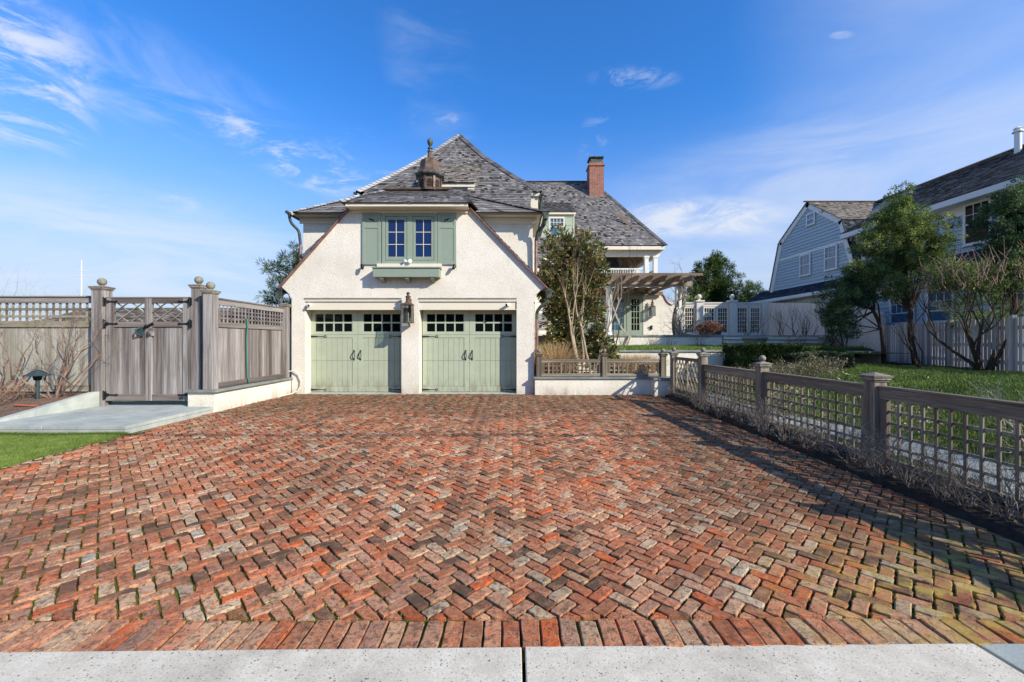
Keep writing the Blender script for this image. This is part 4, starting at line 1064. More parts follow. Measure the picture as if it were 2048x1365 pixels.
# low stucco wall with lattice on top, right of the garage
m = MB(214); m.box(.66, 4.62, 11.80, 12.02, -.05, .452); m.box(3.98, 4.42, 11.44, 11.798, -.05, .452)
lw = thing('low_wall', 'low cream stucco wall with stone cap to the right of the garage', 'wall', (2.5,11.9,0)); m.build('wall_body', STUCCO_W, lw)
m = MB(215); m.box(.62, 4.66, 11.755, 12.06, .455, .515); m.box(3.94, 4.46, 11.40, 11.754, .455, .515); m.build('stone_cap', CAPSTONE, lw, bevel=.006)
lt = thing('lattice_screen', 'short grey lattice screen with ball-topped posts standing on the low stucco wall', 'fence', (2.5,11.9,.52))
for x in (.78, 2.68, 4.38): fpost(lt, x, 11.9, .516, 1.19, .15, WG, WG, .06)
for (a, b) in ((.856,2.604),(2.756,4.304)):
    m = MB(216); m.box(a, b, 11.865, 11.935, .93, 1.0); m.box(a, b, 11.855, 11.945, 1.001, 1.02); m.build('top_rail', WGX, lt, bevel=.004)
    m = MB(217); m.box(a, b, 11.87, 11.93, .53, .61); m.build('bottom_rail', WGX, lt, bevel=.004)
    m = MB(218); m.box(a+.001, a+.09, 11.87, 11.93, .611, .929); m.box(b-.09, b-.001, 11.87, 11.93, .611, .929); m.each('stile', WG, lt, .004)
    m = MB(219); n_ = round((b-a-.18)/.125)
    for k in range(1, n_):
        q = a+.09+(b-a-.18)*k/n_; m.box(q-.02, q+.02, 11.885, 11.899, .61, .93)
    for z in (.70,.83): m.box(a+.05, b-.05, 11.9, 11.914, z-.018, z+.018)
    m.build('lattice', WG, lt)
# left: fence on the low wall that runs back to the garage
GXL = -6.60
lw2 = thing('low_wall', 'low cream stucco wall with stone cap running back to the garage on the left', 'wall', (-6.6,10.4,0))
m = MB(220); m.box(-6.80, -6.47, 8.92, 12.0, -.08, .43); m.box(-7.05,-6.80,8.92,9.06,-.08,.43); m.build('wall_body', STUCCO_W, lw2)
m = MB(221); m.box(-6.90, -6.40, 8.86, 12.0, .433, .488); m.box(-7.1,-6.901,8.86,9.1,.433,.488); m.build('stone_cap', CAPSTONE, lw2, bevel=.006)
pf = thing('board_fence', 'tall weathered board fence with square lattice top on the stone-capped wall left of the garage', 'fence', (-6.55,10.4,.49))
fpost(pf, -6.60, 8.98, .49, 2.66, .20, WV, WP, .085); fpost(pf, -6.56, 11.86, .49, 2.62, .17, WV, WP, .01)
X = -6.58; a, b = 9.09, 11.77
m = MB(222); m.box(X-.04, X+.03, a, b, 2.36, 2.48); m.box(X-.07, X+.05, a, b, 2.481, 2.515); m.build('top_rail', WY, pf, bevel=.005)
m = MB(223); m.box(X-.04, X+.03, a, b, 1.86, 1.98); m.build('middle_rail', WY, pf, bevel=.005)
m = MB(224); m.box(X-.04, X+.03, a, b, .50, .62); m.build('bottom_rail', WY, pf, bevel=.005)
m = MB(225); m.box(X-.036, X+.026, a+.001, a+.07, .621, 1.859); m.box(X-.036, X+.026, b-.07, b-.001, .621, 1.859); m.each('stile', WV, pf, .004)
m = MB(226); n_ = 17
for k in range(n_): q = a+.07+(b-a-.14)*k/n_; m.box(X-.014, X-.002+.003*m.rng.random(), q+.002, q+(b-a-.14)/n_-.002, .60, 1.87)
m.build('boards', WV, pf, bevel=.002)
m = MB(227); n_ = round((b-a)/.125)
for k in range(1, n_): q = a+(b-a)*k/n_; m.box(X+.0, X+.012, q-.019, q+.019, 1.97, 2.37)
for k in (1,2,3): z = 1.98+.095*k; m.box(X-.012, X-.0005, a, b, z-.018, z+.018)
m.build('lattice', WY, pf)
m = MB(228); m.tube([(X+.06,10.08,2.12),(X+.075,10.085,1.9),(X+.05,10.09,1.6),(X+.055,10.09,1.1),(X+.06,10.10,.68),(X+.09,10.13,.53)], .016, 8); tag(m.build('garden_hose', HOSEG, None, True), 'thin green hose hanging down the board fence left of the garage', 'hose')
# left: double gate
gate = thing('double_gate', 'weathered wooden double gate with diamond lattice top and black hinges', 'gate', (-8.05,9.1,.2))
fpost(gate, -9.12, 9.12, .02, 2.76, .24, WV, WP, .085); fpost(gate, -6.98, 9.14, .02, 2.80, .20, WV, WP, .085)
gx0, gx1 = -8.97, -7.10; gc = (gx0+gx1)/2; Y = 9.08
for s in (0, 1):
    a, b = (gx0, gc-.006) if s == 0 else (gc+.006, gx1)
    sa_, sb_ = (.17,.075) if s == 0 else (.075,.17)
    lv = MB(230+s); lv.box(a, a+sa_, Y-.03, Y+.03, .23, 2.50); lv.box(b-sb_, b, Y-.03, Y+.03, .23, 2.50)
    leaf = lv.build('gate_leaf', WV, gate, bevel=.005)
    ia, ib = a+sa_, b-sb_
    m = MB(232); m.box(ia, ib, Y-.028, Y+.028, .23, .37); m.box(ia, ib, Y-.028, Y+.028, 1.86, 1.98); m.box(ia, ib, Y-.028, Y+.028, 2.38, 2.50); m.box(a-.0, b, Y-.04, Y+.04, 2.501, 2.525); m.each('rail', WX, leaf, .005)
    m = MB(233+s); n_ = 5
    for k in range(n_): q = ia+(ib-ia)*k/n_; m.box(q+.002, q+(ib-ia)/n_-.002, Y-.0, Y+.014, .36, 1.87)
    m.build('boards', WV, leaf, bevel=.003)
    m = MB(235); H0, H1 = 1.98, 2.38; W_ = ib-ia
    for sgn in (1,-1):
        for k in (-1,0,1):
            x0_, x1_ = ia, ib; z0_, z1_ = H0+(H1-H0)*(.5-.62*sgn)+k*.24, H0+(H1-H0)*(.5+.62*sgn)+k*.24
            t0, t1 = 0, 1
            for lim, s_ in ((H0,1),(H1,-1)):
                f0, f1 = (z0_-lim)*s_, (z1_-lim)*s_
                if f0 < 0 and f1 < 0: t0 = 2; break
                if f0 < 0: t0 = max(t0, f0/(f0-f1))
                if f1 < 0: t1 = min(t1, f0/(f0-f1))
            if t1-t0 > .03:
                yy = Y-.012*sgn; m.beam((x0_+(x1_-x0_)*t0, yy, z0_+(z1_-z0_)*t0), (x0_+(x1_-x0_)*t1, yy, z0_+(z1_-z0_)*t1), .014, .034, up=(0,1,.01))
    m.build('diamond_lattice', WP, leaf)
    for z in (.36, 1.93, 2.42):
        m = MB(236); e = a if s == 0 else b; sx = 1 if s == 0 else -1
        m.box(min(e-.045*sx, e+.02*sx), max(e-.045*sx, e+.02*sx), Y-.065, Y-.031, z-.08, z+.08); m.tube([(e-.01*sx,Y-.07,z-.1),(e-.01*sx,Y-.07,z+.1)], .014, 8)
        m.prism([(e+.02*sx,Y-.031,z-.045),(e+.02*sx,Y-.031,z+.045),(e+.10*sx,Y-.031,z+.018),(e+.22*sx,Y-.031,z+.014),(e+.24*sx,Y-.031,z+.03),(e+.28*sx,Y-.031,z),(e+.24*sx,Y-.031,z-.03),(e+.22*sx,Y-.031,z-.014),(e+.10*sx,Y-.031,z-.018)], (0,-.012,0))
        m.build('hinge', BLACK, leaf, bevel=.003)
m = MB(237); m.box(gc-.22, gc-.10, Y-.05, Y-.029, 1.66, 1.86); m.tube([(gc-.16,Y-.06,1.84),(gc-.19,Y-.12,1.80),(gc-.19,Y-.12,1.72),(gc-.16,Y-.06,1.69)], .018, 8); m.build('handle', LAMPG, gate, bevel=.004)
m = MB(238); m.box(gc+.02, gc+.14, Y-.05, Y-.029, 1.66, 1.84); m.tube([(gc+.08,Y-.06,1.83),(gc+.10,Y-.12,1.80),(gc+.10,Y-.12,1.72),(gc+.08,Y-.06,1.69)], .018, 8); m.build('handle', WX, gate, bevel=.004)
m = MB(239); m.beam((gc-.05,Y-.05,1.84),(gc+.13,Y-.05,1.94), .03, .05); m.tube([(gc-.03,Y-.07,1.87),(gc+.02,Y-.1,1.90)], .025, 8); m.build('latch', BLACK, gate, bevel=.004)
m = MB(240); m.box(-6.88, -6.72, 9.16, 9.22, .1, 2.4); m.box(-7.1,-6.75,9.2,9.3,0,.5); tag(m.build('filler_board', WV, None), 'narrow upright board between the gate post and the board fence post', 'board')
# left: board fence on the frame's edge
bf = thing('board_fence', 'pale mossy board fence with lattice top behind the bare shrub at the far left', 'fence', (-11.5,9.2,.4))
Y = 9.2; xs = [-16.2,-13.0,-9.24]
for a, b in zip(xs, xs[1:]):
    m = MB(241); m.box(a, b, Y-.035, Y+.035, 2.40, 2.53); m.box(a, b, Y-.06, Y+.06, 2.531, 2.56); m.build('top_rail', WX, bf, bevel=.005)
    m = MB(242); m.box(a, b, Y-.035, Y+.035, 1.86, 2.0); m.build('middle_rail', WM, bf, bevel=.005)
    m = MB(243); m.box(a, b, Y-.035, Y+.035, .42, .56); m.build('bottom_rail', WM, bf, bevel=.005)
    m = MB(244+int(-a)); n_ = round((b-a)/.155)
    for k in range(n_): q = a+(b-a)*k/n_; m.box(q+.002, q+(b-a)/n_-.002, Y-.002, Y+.012, .55, 1.87, .6+.4*m.rng.random())
    m.build('boards', WP, bf, bevel=.002)
    m = MB(246); n_ = round((b-a)/.152)
    for k in range(1, n_): q = a+(b-a)*k/n_; m.box(q-.024, q+.024, Y+.0, Y+.013, 1.99, 2.41)
    for z in (2.10,2.26): m.box(a, b, Y-.014, Y-.0005, z-.026, z+.026)
    m.build('lattice', WM, bf)
# path light
pl_ = thing('path_light', 'dark metal path light with tiered hat standing in the mulch by the bare shrub', 'light', (-9.72,8.4,.28))
m = MB(250); m.tube([(-9.72,8.4,.26),(-9.72,8.4,.74)], .03, 10); m.build('stem', LAMPG, pl_, True)
m = MB(251); m.lathe((-9.72,8.4,.74), [(.035,0),(.06,.02),(.07,.10),(.05,.12)], 14); m.build('lamp', DARK, pl_, True)
m = MB(252); m.lathe((-9.72,8.4,.84), [(.20,0),(.205,.012),(.13,.05),(.13,.062),(.09,.08),(.09,.095),(.03,.12),(.004,.125)], 24); m.build('hat', LAMPG, pl_, True)
m = MB(253); m.tube([(-9.75,8.35,.62),(-9.85,8.2,.80),(-9.95,8.2,.9)], .012, 6); tag(m.build('loose_stake', BARKG, None), 'thin grey stick leaning on the path light stem', 'stick')
m = MB(254); m.tube([(-9.70,8.0,.30),(-9.2,7.95,.285),(-9.22,7.96,.285)], .016, 8); tag(m.build('garden_stake', ORANGE, None, True), 'orange rod lying on the mulch in front of the path light', 'rod')

# ------------------------------------------------------------------ garden walls, steps, pergola, glass screen
def wall(label, boxes, cap, mat=STUCCO_W, cat='wall', name='garden_wall', loc=None):
    b0 = boxes[0]; t_ = thing(name, label, cat, ((b0[0]+b0[1])/2,(b0[2]+b0[3])/2,b0[4]))
    m = MB(260)
    for b in boxes: m.box(*b)
    m.build('wall_body', mat, t_)
    m = MB(261)
    for b in boxes: m.box(b[0]-.05,b[1]+.05,b[2]-.05,b[3]+.05,b[5]+.003,b[5]+cap)
    m.build('stone_cap', CAPSTONE, t_, bevel=.008); return t_
wall('cream retaining wall with stone cap behind the dry grasses', [(.7,9.6,14.42,14.64,.2,1.16)], .07)
wall('cream terrace wall with stone cap under the garden doors', [(3.9,9.9,19.30,19.52,1.0,1.75)], .09)
wall('short cream wall beside the lower garden steps', [(9.65,11.0,16.4,16.6,.3,1.07),(9.6,9.8,14.7,16.4,.3,1.07)], .07)
wall('pale cream pier at the right end of the lower garden steps', [(13.55,14.5,15.9,16.9,.4,1.08)], .07, name='wall_pier')
def steps(label, x0, x1, y0, n_, z0, dz, run):
    t_ = thing('garden_steps', label, 'steps', ((x0+x1)/2,y0,z0))
    for k in range(n_):
        m = MB(262); m.box(x0, x1, y0+k*run, y0+n_*run+.1, z0+k*dz, z0+(k+1)*dz-.045); m.build('riser', STUCCO_W, t_)
        m = MB(263); m.box(x0-.03, x1+.03, y0+k*run-.05, y0+(k+1)*run+.0, z0+(k+1)*dz-.043, z0+(k+1)*dz+.002); m.build('tread', BLUESTONE, t_, bevel=.006)
steps('wide stone steps up to the terrace in front of the glass screen', 9.95, 14.4, 18.6, 3, 1.28, .178, .34)
steps('lower stone steps with pale risers beside the clipped hedge', 11.0, 13.5, 15.55, 3, .60, .165, .34)
pg = thing('pergola', 'brown timber pergola with rafters over the terrace by the garden doors', 'pergola', (6.2,21,1.8))
m = MB(270); m.box(3.6, 8.75, 19.93, 20.07, 4.20, 4.42); m.box(3.6,8.75,23.75,23.9,4.20,4.42); m.each('beam', PERG, pg, .01)
for k in range(8):
    x = 3.95+k*.645; m = MB(271)
    m.prism([(x,19.15,4.66),(x,19.15,4.56),(x,19.45,4.43),(x,24.0,4.43),(x,24.0,4.66)], (.075,0,0)); m.build('rafter', PERG, pg, bevel=.006)
m = MB(272)
for k in range(22): y = 19.25+k*.215; m.box(3.6, 8.85, y, y+.05, 4.663, 4.70)
m.build('top_laths', PERG, pg)
m = MB(273); m.box(3.5, 8.9, 19.10, 19.145, 4.60, 4.72); m.build('fascia', PERG, pg)
m = MB(274); m.box(7.98,8.24,19.88,20.12,1.84,4.2); m.build('post', WHITE, pg, bevel=.01)
m = MB(275); m.lathe((4.72,20.0,1.82), [(.20,0),(.20,.08),(.16,.11),(.145,.16),(.15,.8),(.125,2.2),(.15,2.24),(.18,2.28),(.18,2.38)], 24); m.build('column', WHITE, pg, True)
# white glass screen
gs = thing('glass_screen', 'white screen of glazed doors with ball-topped posts beyond the terrace', 'screen', (12.3,24.7,1.8))
Y = 24.7
PX = [9.42, 11.26, 13.26, 15.2]
m = MB(280); m.box(9.3, 15.6, Y-.09, Y+.09, 3.74, 3.80); m.box(9.3, 15.6, Y-.12, Y+.12, 3.80, 3.87); m.box(9.3,15.3,Y-.06,Y+.06,3.62,3.739); m.build('top_rail', OFFW, gs, bevel=.01)
for i, x in enumerate(PX):
    m = MB(281); w_ = .2; m.box(x-w_, x+w_, Y-.16, Y+.16, 1.8, 3.9); p = m.build('post', OFFW, gs, bevel=.008)
    if i in (1, 2):
        m = MB(282); m.box(x-.26, x+.26, Y-.22, Y+.22, 3.901, 3.99); m.build('post_cap', OFFW, p, bevel=.01)
        m = MB(283); m.lathe((x,Y,3.99), [(.13,0),(.07,.05),(.06,.1)], 14); m.ball((x,Y,4.22), .15, 20); m.build('ball_finial', OFFW, p, True)
for a, b in ((9.62,10.28),(10.32,11.04),(11.48,12.24),(12.30,13.04),(13.48,14.22),(14.28,14.98)):
    m = MB(284); m.box(a, a+.1, Y-.04, Y+.04, 1.83, 3.61); m.box(b-.1, b, Y-.04, Y+.04, 1.83, 3.61); m.box(a+.1, b-.1, Y-.04, Y+.04, 3.52, 3.61); m.box(a+.1, b-.1, Y-.04, Y+.04, 1.83, 2.06)
    d = m.build('glazed_door', OFFW, gs, bevel=.005)
    m = MB(285); n_ = 4
    for k in range(1, n_): q = a+.1+(b-a-.2)*k/n_; m.box(q-.012, q+.012, Y-.02, Y+.02, 2.06, 3.52)
    for k in range(1, 6): q = 2.06+1.46*k/6; m.box(a+.1, b-.1, Y-.019, Y+.019, q-.012, q+.012)
    m.build('muntins', OFFW, d)
    m = MB(286); m.box(a+.09, b-.09, Y+.003, Y+.009, 2.05, 3.53); m.build('pane', CLEAR, d)
# cream boundary wall between screen and white fence
bw = thing('boundary_wall', 'cream stucco boundary wall behind the bare shrubs, right of the glass screen', 'wall', (15.8,21,.6))
m = MB(290); m.prism([(15.35,24.7,.5),(15.35,24.7,3.85),(15.9,19.0,3.30),(16.0,17.8,2.75),(16.0,17.8,.5)], (.22,0,0)); m.build('wall_body', STUCCO, bw)
# white plank fence
wf = thing('plank_fence', 'pale grey plank fence with narrow gaps under the trees at the right', 'fence', (15.3,14.5,.66))
A0, A1 = V(13.6,9.3,0), V(16.1,17.8,0)
dv = (A1-A0); Ld = dv.length; dv.normalize(); nv = V(dv.y,-dv.x,0)
m = MB(291); s = 0; k = 0
while s < Ld:
    p = A0+dv*s; z0 = .64+.03*m.rng.random(); h = 1.55+.015*m.rng.random(); m.obox((p.x, p.y, z0+h/2), dv*.052, nv*.008, V(0,0,h/2)); s += .150; k += 1
m.build('planks', WW, wf, bevel=.002)
m = MB(292)
for z in (.95, 1.45, 1.95): m.beam(A0+nv*.03+V(0,0,z), A1+nv*.03+V(0,0,z), .04, .08)
m.each('rail', WW, wf)
for s in (.4, 2.5, 4.9, 7.2):
    p = A0+dv*s; m = MB(293); m.obox((p.x-nv.x*.01, p.y-nv.y*.01, 1.45), dv*.06, nv*.055, V(0,0,.84)); m.build('post', WW, wf, bevel=.005)

# ------------------------------------------------------------------ neighbour's grey gambrel house
nb_ = thing('gambrel_house', 'blue grey clapboard house with gambrel gable and brown shingled roof at the right', 'house', (19,20,0))
GX = 17.9; GY = 24.72
G = [(28.3,4.95),(27.3,8.1),(24.72,9.9),(22.13,8.1),(21.15,4.95)]
fr = lambda u, z, o: (GX-o, u, z)
m = MB(300); clap_wall(m, [(28.1,4.95),(27.1,8.0),(24.72,9.75),(22.33,8.0),(21.35,4.95)], fr, .19, .05)
m.build('gable_wall', SIDE, nb_)
m = MB(301); m.prism([(GX+.02,u,z) for u, z in G], (.3,0,0)); m.box(GX+.3,26,21.3,28.2,.3,4.95); m.box(18.6,26,13.3,21.3,.3,7.1); m.box(17.6,18.0,13.3,29.5,.3,4.2); m.prism([(17.9,13.32,7.1),(26.1,13.32,7.1),(22.0,13.32,9.75)], (0,.2,0)); m.box(18.0,18.6,13.32,13.5,.3,7.1); m.build('wall_core', SIDE, nb_)
m = MB(302)
for a, b in zip(G, G[1:]):
    d = V(0,b[0]-a[0],b[1]-a[1]).normalized(); q = V(0,d.z,-d.y) if True else 0
    if q.z > 0: q = -q
    o = V(GX-.06,0,0); A_ = V(GX-.10,a[0],a[1]); B_ = V(GX-.10,b[0],b[1]); n1 = V(0,(a[0]+b[0])/2-24.72,(a[1]+b[1])/2-6.5); u = V(0,-d.z,d.y)
    if u.dot(n1) < 0: u = -u
    m.prism([A_-u*.28-d*.05, B_-u*.28+d*.05, B_+u*.02+d*.02, A_+u*.02-d*.02], (.10,0,0))
m.box(GX-.05, GX-.002, 21.6, 27.8, 6.84, 7.02)
m.build('gable_trim', WHITE, nb_, bevel=.01)
m = MB(303)
E = [V(GX-.16,p[0],p[1]) for p in G]; Wst = [V(22.2,p[0],p[1]) for p in G]
up = V(0,0,.03)
shingle_patch(m, [Wst[1]+up, Wst[2]+up][::1], [E[1]+up, E[2]+up], .2, .25, .02)
shingle_patch(m, [E[3]+V(0,-.12,-.02), E[2]+up], [Wst[3]+V(0,-.12,-.02), V(22.2,24.72,9.93)], .15, .18, .022)
shingle_patch(m, [Wst[0]+V(0,.05,0), Wst[1]+V(0,.05,0)], [E[0]+V(0,.05,0), E[1]+V(0,.05,0)], .2, .25, .02)
gro = m.build('gable_roof', SHB, nb_)
m = MB(304); shingle_patch(m, [E[4]+V(0,-.14,0), E[3]+V(0,-.04,0)], [V(20.5,21.0,4.95), V(20.5,22.1,8.1)], .14, .18, .022); m.build('steep_roof', SHK, gro)
m = MB(305); shingle_patch(m, [V(17.55,21.9,7.26), V(22.0,21.9,9.9)], [V(17.55,13.0,7.26), V(22.0,13.0,9.9)], .15, .2, .024)
shingle_patch(m, [V(26.4,13,7.26), V(22.0,13,9.9)], [V(26.4,28,7.26), V(22.0,28,9.9)], .2, .25, .024)
m.prism([(17.55,21.92,7.22),(22.0,21.92,9.86),(22.0,24.0,9.86),(19.6,23.2,8.4)], (0,0,.03))
lr = m.build('long_roof', SHB, nb_)
m = MB(306); m.beam((22.0,13,9.95),(22.0,24.7,9.95),.24,.05); m.beam((17.6,24.72,9.97),(22.0,24.72,9.97),.2,.04); m.build('ridge_cap', SHB, lr)
m = MB(307); m.tube([(21.35,17.3,9.45),(21.35,17.3,10.35)], .11, 14); m.lathe((21.35,17.3,10.33), [(.11,0),(.17,.02),(.17,.07),(.11,.10),(.11,.16),(.15,.17),(.05,.26)], 14); m.build('vent_pipe', WHITE, lr, True)
m = MB(308); m.box(17.50,17.545,13,21.9,6.98,7.22); m.box(17.545,18.2,13,21.9,6.98,7.02); m.box(18.12,18.18,13.3,21.9,6.60,6.98); m.box(18.1,18.2,21.0,21.25,5.1,6.6)
m.build('eave_trim', WHITE, nb_, bevel=.01)
m = MB(309); clap_wall(m, [(21.2,5.1),(21.2,6.62),(13.3,6.62),(13.3,5.1)], lambda u, z, o: (18.18-o, u, z), .19, .05); m.build('upper_wall', SIDE, nb_)
m = MB(310); m.box(18.181,18.6,13.31,21.2,4.9,7.1); m.build('upper_wall_core', SIDE, nb_)
m = MB(311); shingle_patch(m, [V(16.95,30.0,4.30), V(18.2,30.0,5.12)], [V(16.95,13.0,4.30), V(18.2,13.0,5.12)], .16, .2, .024); m.build('skirt_roof', SHK, nb_)
m = MB(312); m.box(16.90,16.96,13,30.05,4.12,4.31); m.box(16.96,17.6,13,30,4.10,4.13); m.box(17.54,17.598,13.3,29.4,3.85,4.10)
for y in (29.3,24.0,20.8,17.2,13.45): m.box(17.53,17.60,y-.1,y+.1,.4,3.85)
m.build('skirt_trim', WHITE, nb_, bevel=.01)
m = MB(313); clap_wall(m, [(29.3,.4),(29.3,3.86),(13.3,3.86),(13.3,.4)], lambda u, z, o: (17.58-o, u, z), .19, .05); m.build('lower_wall', SIDE, nb_)
def nwin(x, y0, y1, z0, z1, dbl=False, glass=GLASS_S):
    w_ = MB(320); f = .09
    w_.box(x-.06, x, y0-f, y0, z0-.05, z1+f); w_.box(x-.06, x, y1, y1+f, z0-.05, z1+f); w_.box(x-.06, x, y0, y1, z1, z1+f); w_.box(x-.08, x, y0-f-.03, y1+f+.03, z0-.11, z0-.05); w_.box(x-.06,x,y0,y1,z0-.05,z0)
    o = w_.build('window', WHITE, nb_, bevel=.005)
    g = MB(321); g.box(x-.02, x-.012, y0, y1, z0, z1); g.build('pane', glass, o)
    q = MB(322); zm = (z0+z1)/2; q.box(x-.045, x-.021, y0, y1, zm-.025, zm+.025); n_ = 3 if not dbl else 4
    for k in range(1, n_): yy = y0+(y1-y0)*k/n_; q.box(x-.035, x-.021, yy-.011, yy+.011, zm+.025, z1)
    q.box(x-.036, x-.0205, y0, y1, (zm+z1)/2-.01, (zm+z1)/2+.01)
    q.build('sash_bars', WHITE, o)
nwin(GX-.055, 22.55, 23.3, 5.60, 6.80); nwin(GX-.055, 24.55, 25.3, 5.60, 6.75); nwin(GX-.055, 24.2, 24.72, 8.55, 9.1)
nwin(18.125, 15.55, 16.35, 5.42, 6.9, glass=GLASS_D); nwin(18.125, 14.35, 15.2, 5.42, 6.9, True, GLASS_D)
nwin(17.525, 20.0, 20.7, 5.3 if False else 2.2, 3.6); nwin(17.525, 17.9, 18.9, 2.0, 3.6, True); nwin(17.525, 16.3, 17.2, 2.0, 3.6); nwin(17.525, 14.0, 14.9, 2.0, 3.6); nwin(17.525, 22.0, 22.8, 2.0, 3.5)
m = MB(325)
for (y, z) in ((23.55,9.02),(21.6,4.0)): m.tube([(GX-.35 if z < 5 else GX-.1,y,z),(GX-.55 if z < 5 else GX-.22,y-.03,z-.06)], [.06,.08], 12)
m.each('wall_spotlight', OFFW, nb_)
m = MB(326); m.box(16.6,17.55,15.0,19.6,.3,2.35); m.build('bay', SIDE, nb_); 
# distant shed behind the left fence, mast
sd = thing('shingled_shed', 'low grey roof of an outbuilding seen through the gate lattice', 'shed', (-12,17,0))
m = MB(330); m.box(-17.5,-8.6,15.6,19,0,2.35); m.build('wall', STUCCO, sd)
m = MB(331); shingle_patch(m, [V(-17.8,15.3,2.3), V(-17.8,17.3,2.95)], [V(-8.4,15.3,2.3), V(-8.4,17.3,2.95)], .16, .2, .024); shingle_patch(m, [V(-8.4,19.3,2.3), V(-8.4,17.3,2.95)], [V(-17.8,19.3,2.3), V(-17.8,17.3,2.95)], .16, .2, .024); m.build('roof', SHB, sd)
ms = thing('radio_mast', 'thin white mast with cross arms rising behind the left fence', 'mast', (-42,40,0))
m = MB(332); m.tube([(-42,40,-.1),(-42,40,9.4)], [.09,.05], 8); m.build('pole', WHITE, ms, True)
m = MB(333)
for z, l in ((7.9,.9),(8.4,.5)): m.tube([(-42-l,40,z),(-42+l,40,z)], .025, 6)
m.each('cross_arm', WHITE, ms)
m = MB(334); m.tube([(-20,-2.6,8.0),(-8,-1.05,7.45),(2,-.85,7.3),(12,-1.0,7.45),(30,-2.4,8.2)], .034, 8); tag(m.build('overhead_cable', BLACK, None), 'black utility cable strung high along the street, throwing a thin shadow over the drive', 'cable')

# unseen hedge added across the street so the garage panes reflect something dark
m = MB(340); rg = random.Random(3)
for k in range(60): x = -36+k*1.2; m.box(x, x+1.22, -19-rg.random(), -17, -.1, 5.2+rg.uniform(-.5,.9))
tag(m.build('reflection_hedge', HEDGE, None), 'unseen dark hedge added across the street to darken the garage panes', 'hedge', kind='stuff')

# ------------------------------------------------------------------ plants
def rdir(rg, d, spread):
    a = d.orthogonal().normalized(); b = d.cross(a); th = rg.uniform(0, 2*PI); s = math.tan(spread)
    return (d+(a*math.cos(th)+b*math.sin(th))*s).normalized()
def grow(mb, rg, p, d, L, r, depth, kids=(2,3), spread=.5, up=.15, wig=.18, n=5, ratio=.68, tips=None, seg=4):
    pts = [p]; rad = [r]; dd = d
    for k in range(seg):
        dd = (dd+V(rg.gauss(0,wig),rg.gauss(0,wig),rg.gauss(0,wig)+up*.4)).normalized(); p = p+dd*(L/seg); pts.append(p); rad.append(r*(1-.4*(k+1)/seg))
    mb.tube(pts, rad, n if depth > 1 else 3, cap=False)
    if depth <= 0:
        if tips is not None: tips.append((p, dd))
        return
    for k in range(rg.randint(*kids)):
        i = rg.choice([seg, seg, seg-1, seg-2]) if k else seg
        grow(mb, rg, pts[i], rdir(rg, (dd+V(0,0,up)).normalized(), spread*rg.uniform(.6,1.2)), L*ratio*rg.uniform(.75,1.2), rad[i]*rg.uniform(.6,.8), depth-1, kids, spread, up, wig, n, ratio, tips, seg)
def leaves(name, pts, dirs, per, size, asp, rad, mat, parent, seed, outward=.7, droop=0, flat=0):
    # tufts of small blade-like leaves round each point; each leaf is a four-cornered blade
    rg = np.random.default_rng(seed); P = np.array([tuple(p) for p in pts]); D = np.array([tuple(p) for p in dirs])
    m = len(P)*per; idx = np.repeat(np.arange(len(P)), per)
    off = rg.normal(0, 1, (m,3)); off /= np.linalg.norm(off, axis=1)[:,None]; rr = rg.random(m)**.5
    c = P[idx]+off*rr[:,None]*rad
    d = off*outward+D[idx]*.8+rg.normal(0, .45, (m,3)); d[:,2] += .15-droop; d /= np.linalg.norm(d, axis=1)[:,None]
    q = rg.normal(0, 1, (m,3)); s = np.cross(d, q); s /= np.linalg.norm(s, axis=1)[:,None]+1e-9
    L = size*rg.uniform(.6, 1.3, m)[:,None]; W = L*asp
    v = np.stack([c, c+d*L*.45+s*W*.5, c+d*L, c+d*L*.45-s*W*.5], 1).reshape(-1,3)
    base = rg.random(len(P))[idx]
    return fastmesh(name, v, 4, np.clip(.55*base+.45*rg.random(m)+rg.normal(0,.08,m), 0, 1), mat, parent)
def blobtips(rg, c, rx, ry, rz, n, wob=.22, fill=.35, low=-1):
    c = Vector(c); P = []; D = []; ph = [rg.uniform(0, 6.28) for _ in range(6)]
    while len(P) < n:
        d = V(rg.gauss(0,1), rg.gauss(0,1), rg.gauss(0,1)).normalized()
        if d.z < low: continue
        k = 1+wob*(math.sin(3*d.x+ph[0])+math.sin(4*d.y+ph[1])+math.sin(5*d.z+ph[2])+.7*math.sin(9*d.x+ph[3])*math.sin(8*d.z+ph[4]))*.5
        s = (fill+(1-fill)*rg.random()**.5)*k; P.append(c+V(d.x*rx*s, d.y*ry*s, d.z*rz*s)); D.append(d)
    return P, D
# bare shrub and low rusty shrub at the left
def bare_shrub(name, label, x, y, z, H, stems, depth, r, mat, seed, spread=.5, lean=.45, group=None, up=.15, kids=(2,3), wig=.18, ratio=.68, cat='shrub', extra=None):
    rg = random.Random(seed); root = thing(name, label, cat, (x,y,z), group); mb = MB(seed); tips = []
    for k in range(stems):
        a = 2*PI*k/stems+rg.uniform(-.5,.5); d = V(math.cos(a)*lean, math.sin(a)*lean, 1).normalized()
        grow(mb, rg, V(x+math.cos(a)*.04, y+math.sin(a)*.04, z-.03), d, H*.42*rg.uniform(.8,1.15), r*rg.uniform(.7,1.1), depth, kids, spread, up, wig, 6, ratio, tips)
    mb.build('branches', mat, root, True)
    return root, tips
root, tips = bare_shrub('bare_shrub', 'tall bare rosehip shrub with tan twigs behind the path light', -9.6, 8.66, .30, 1.95, 8, 5, .024, BARKT, 11, .55, .6, ratio=.72)
root, tips = bare_shrub('bare_shrub', 'bare branching shrub cut by the left edge of the view, against the mossy fence', -11.0, 8.7, .30, 2.5, 7, 5, .026, BARKT, 12, .5, .5, ratio=.72)
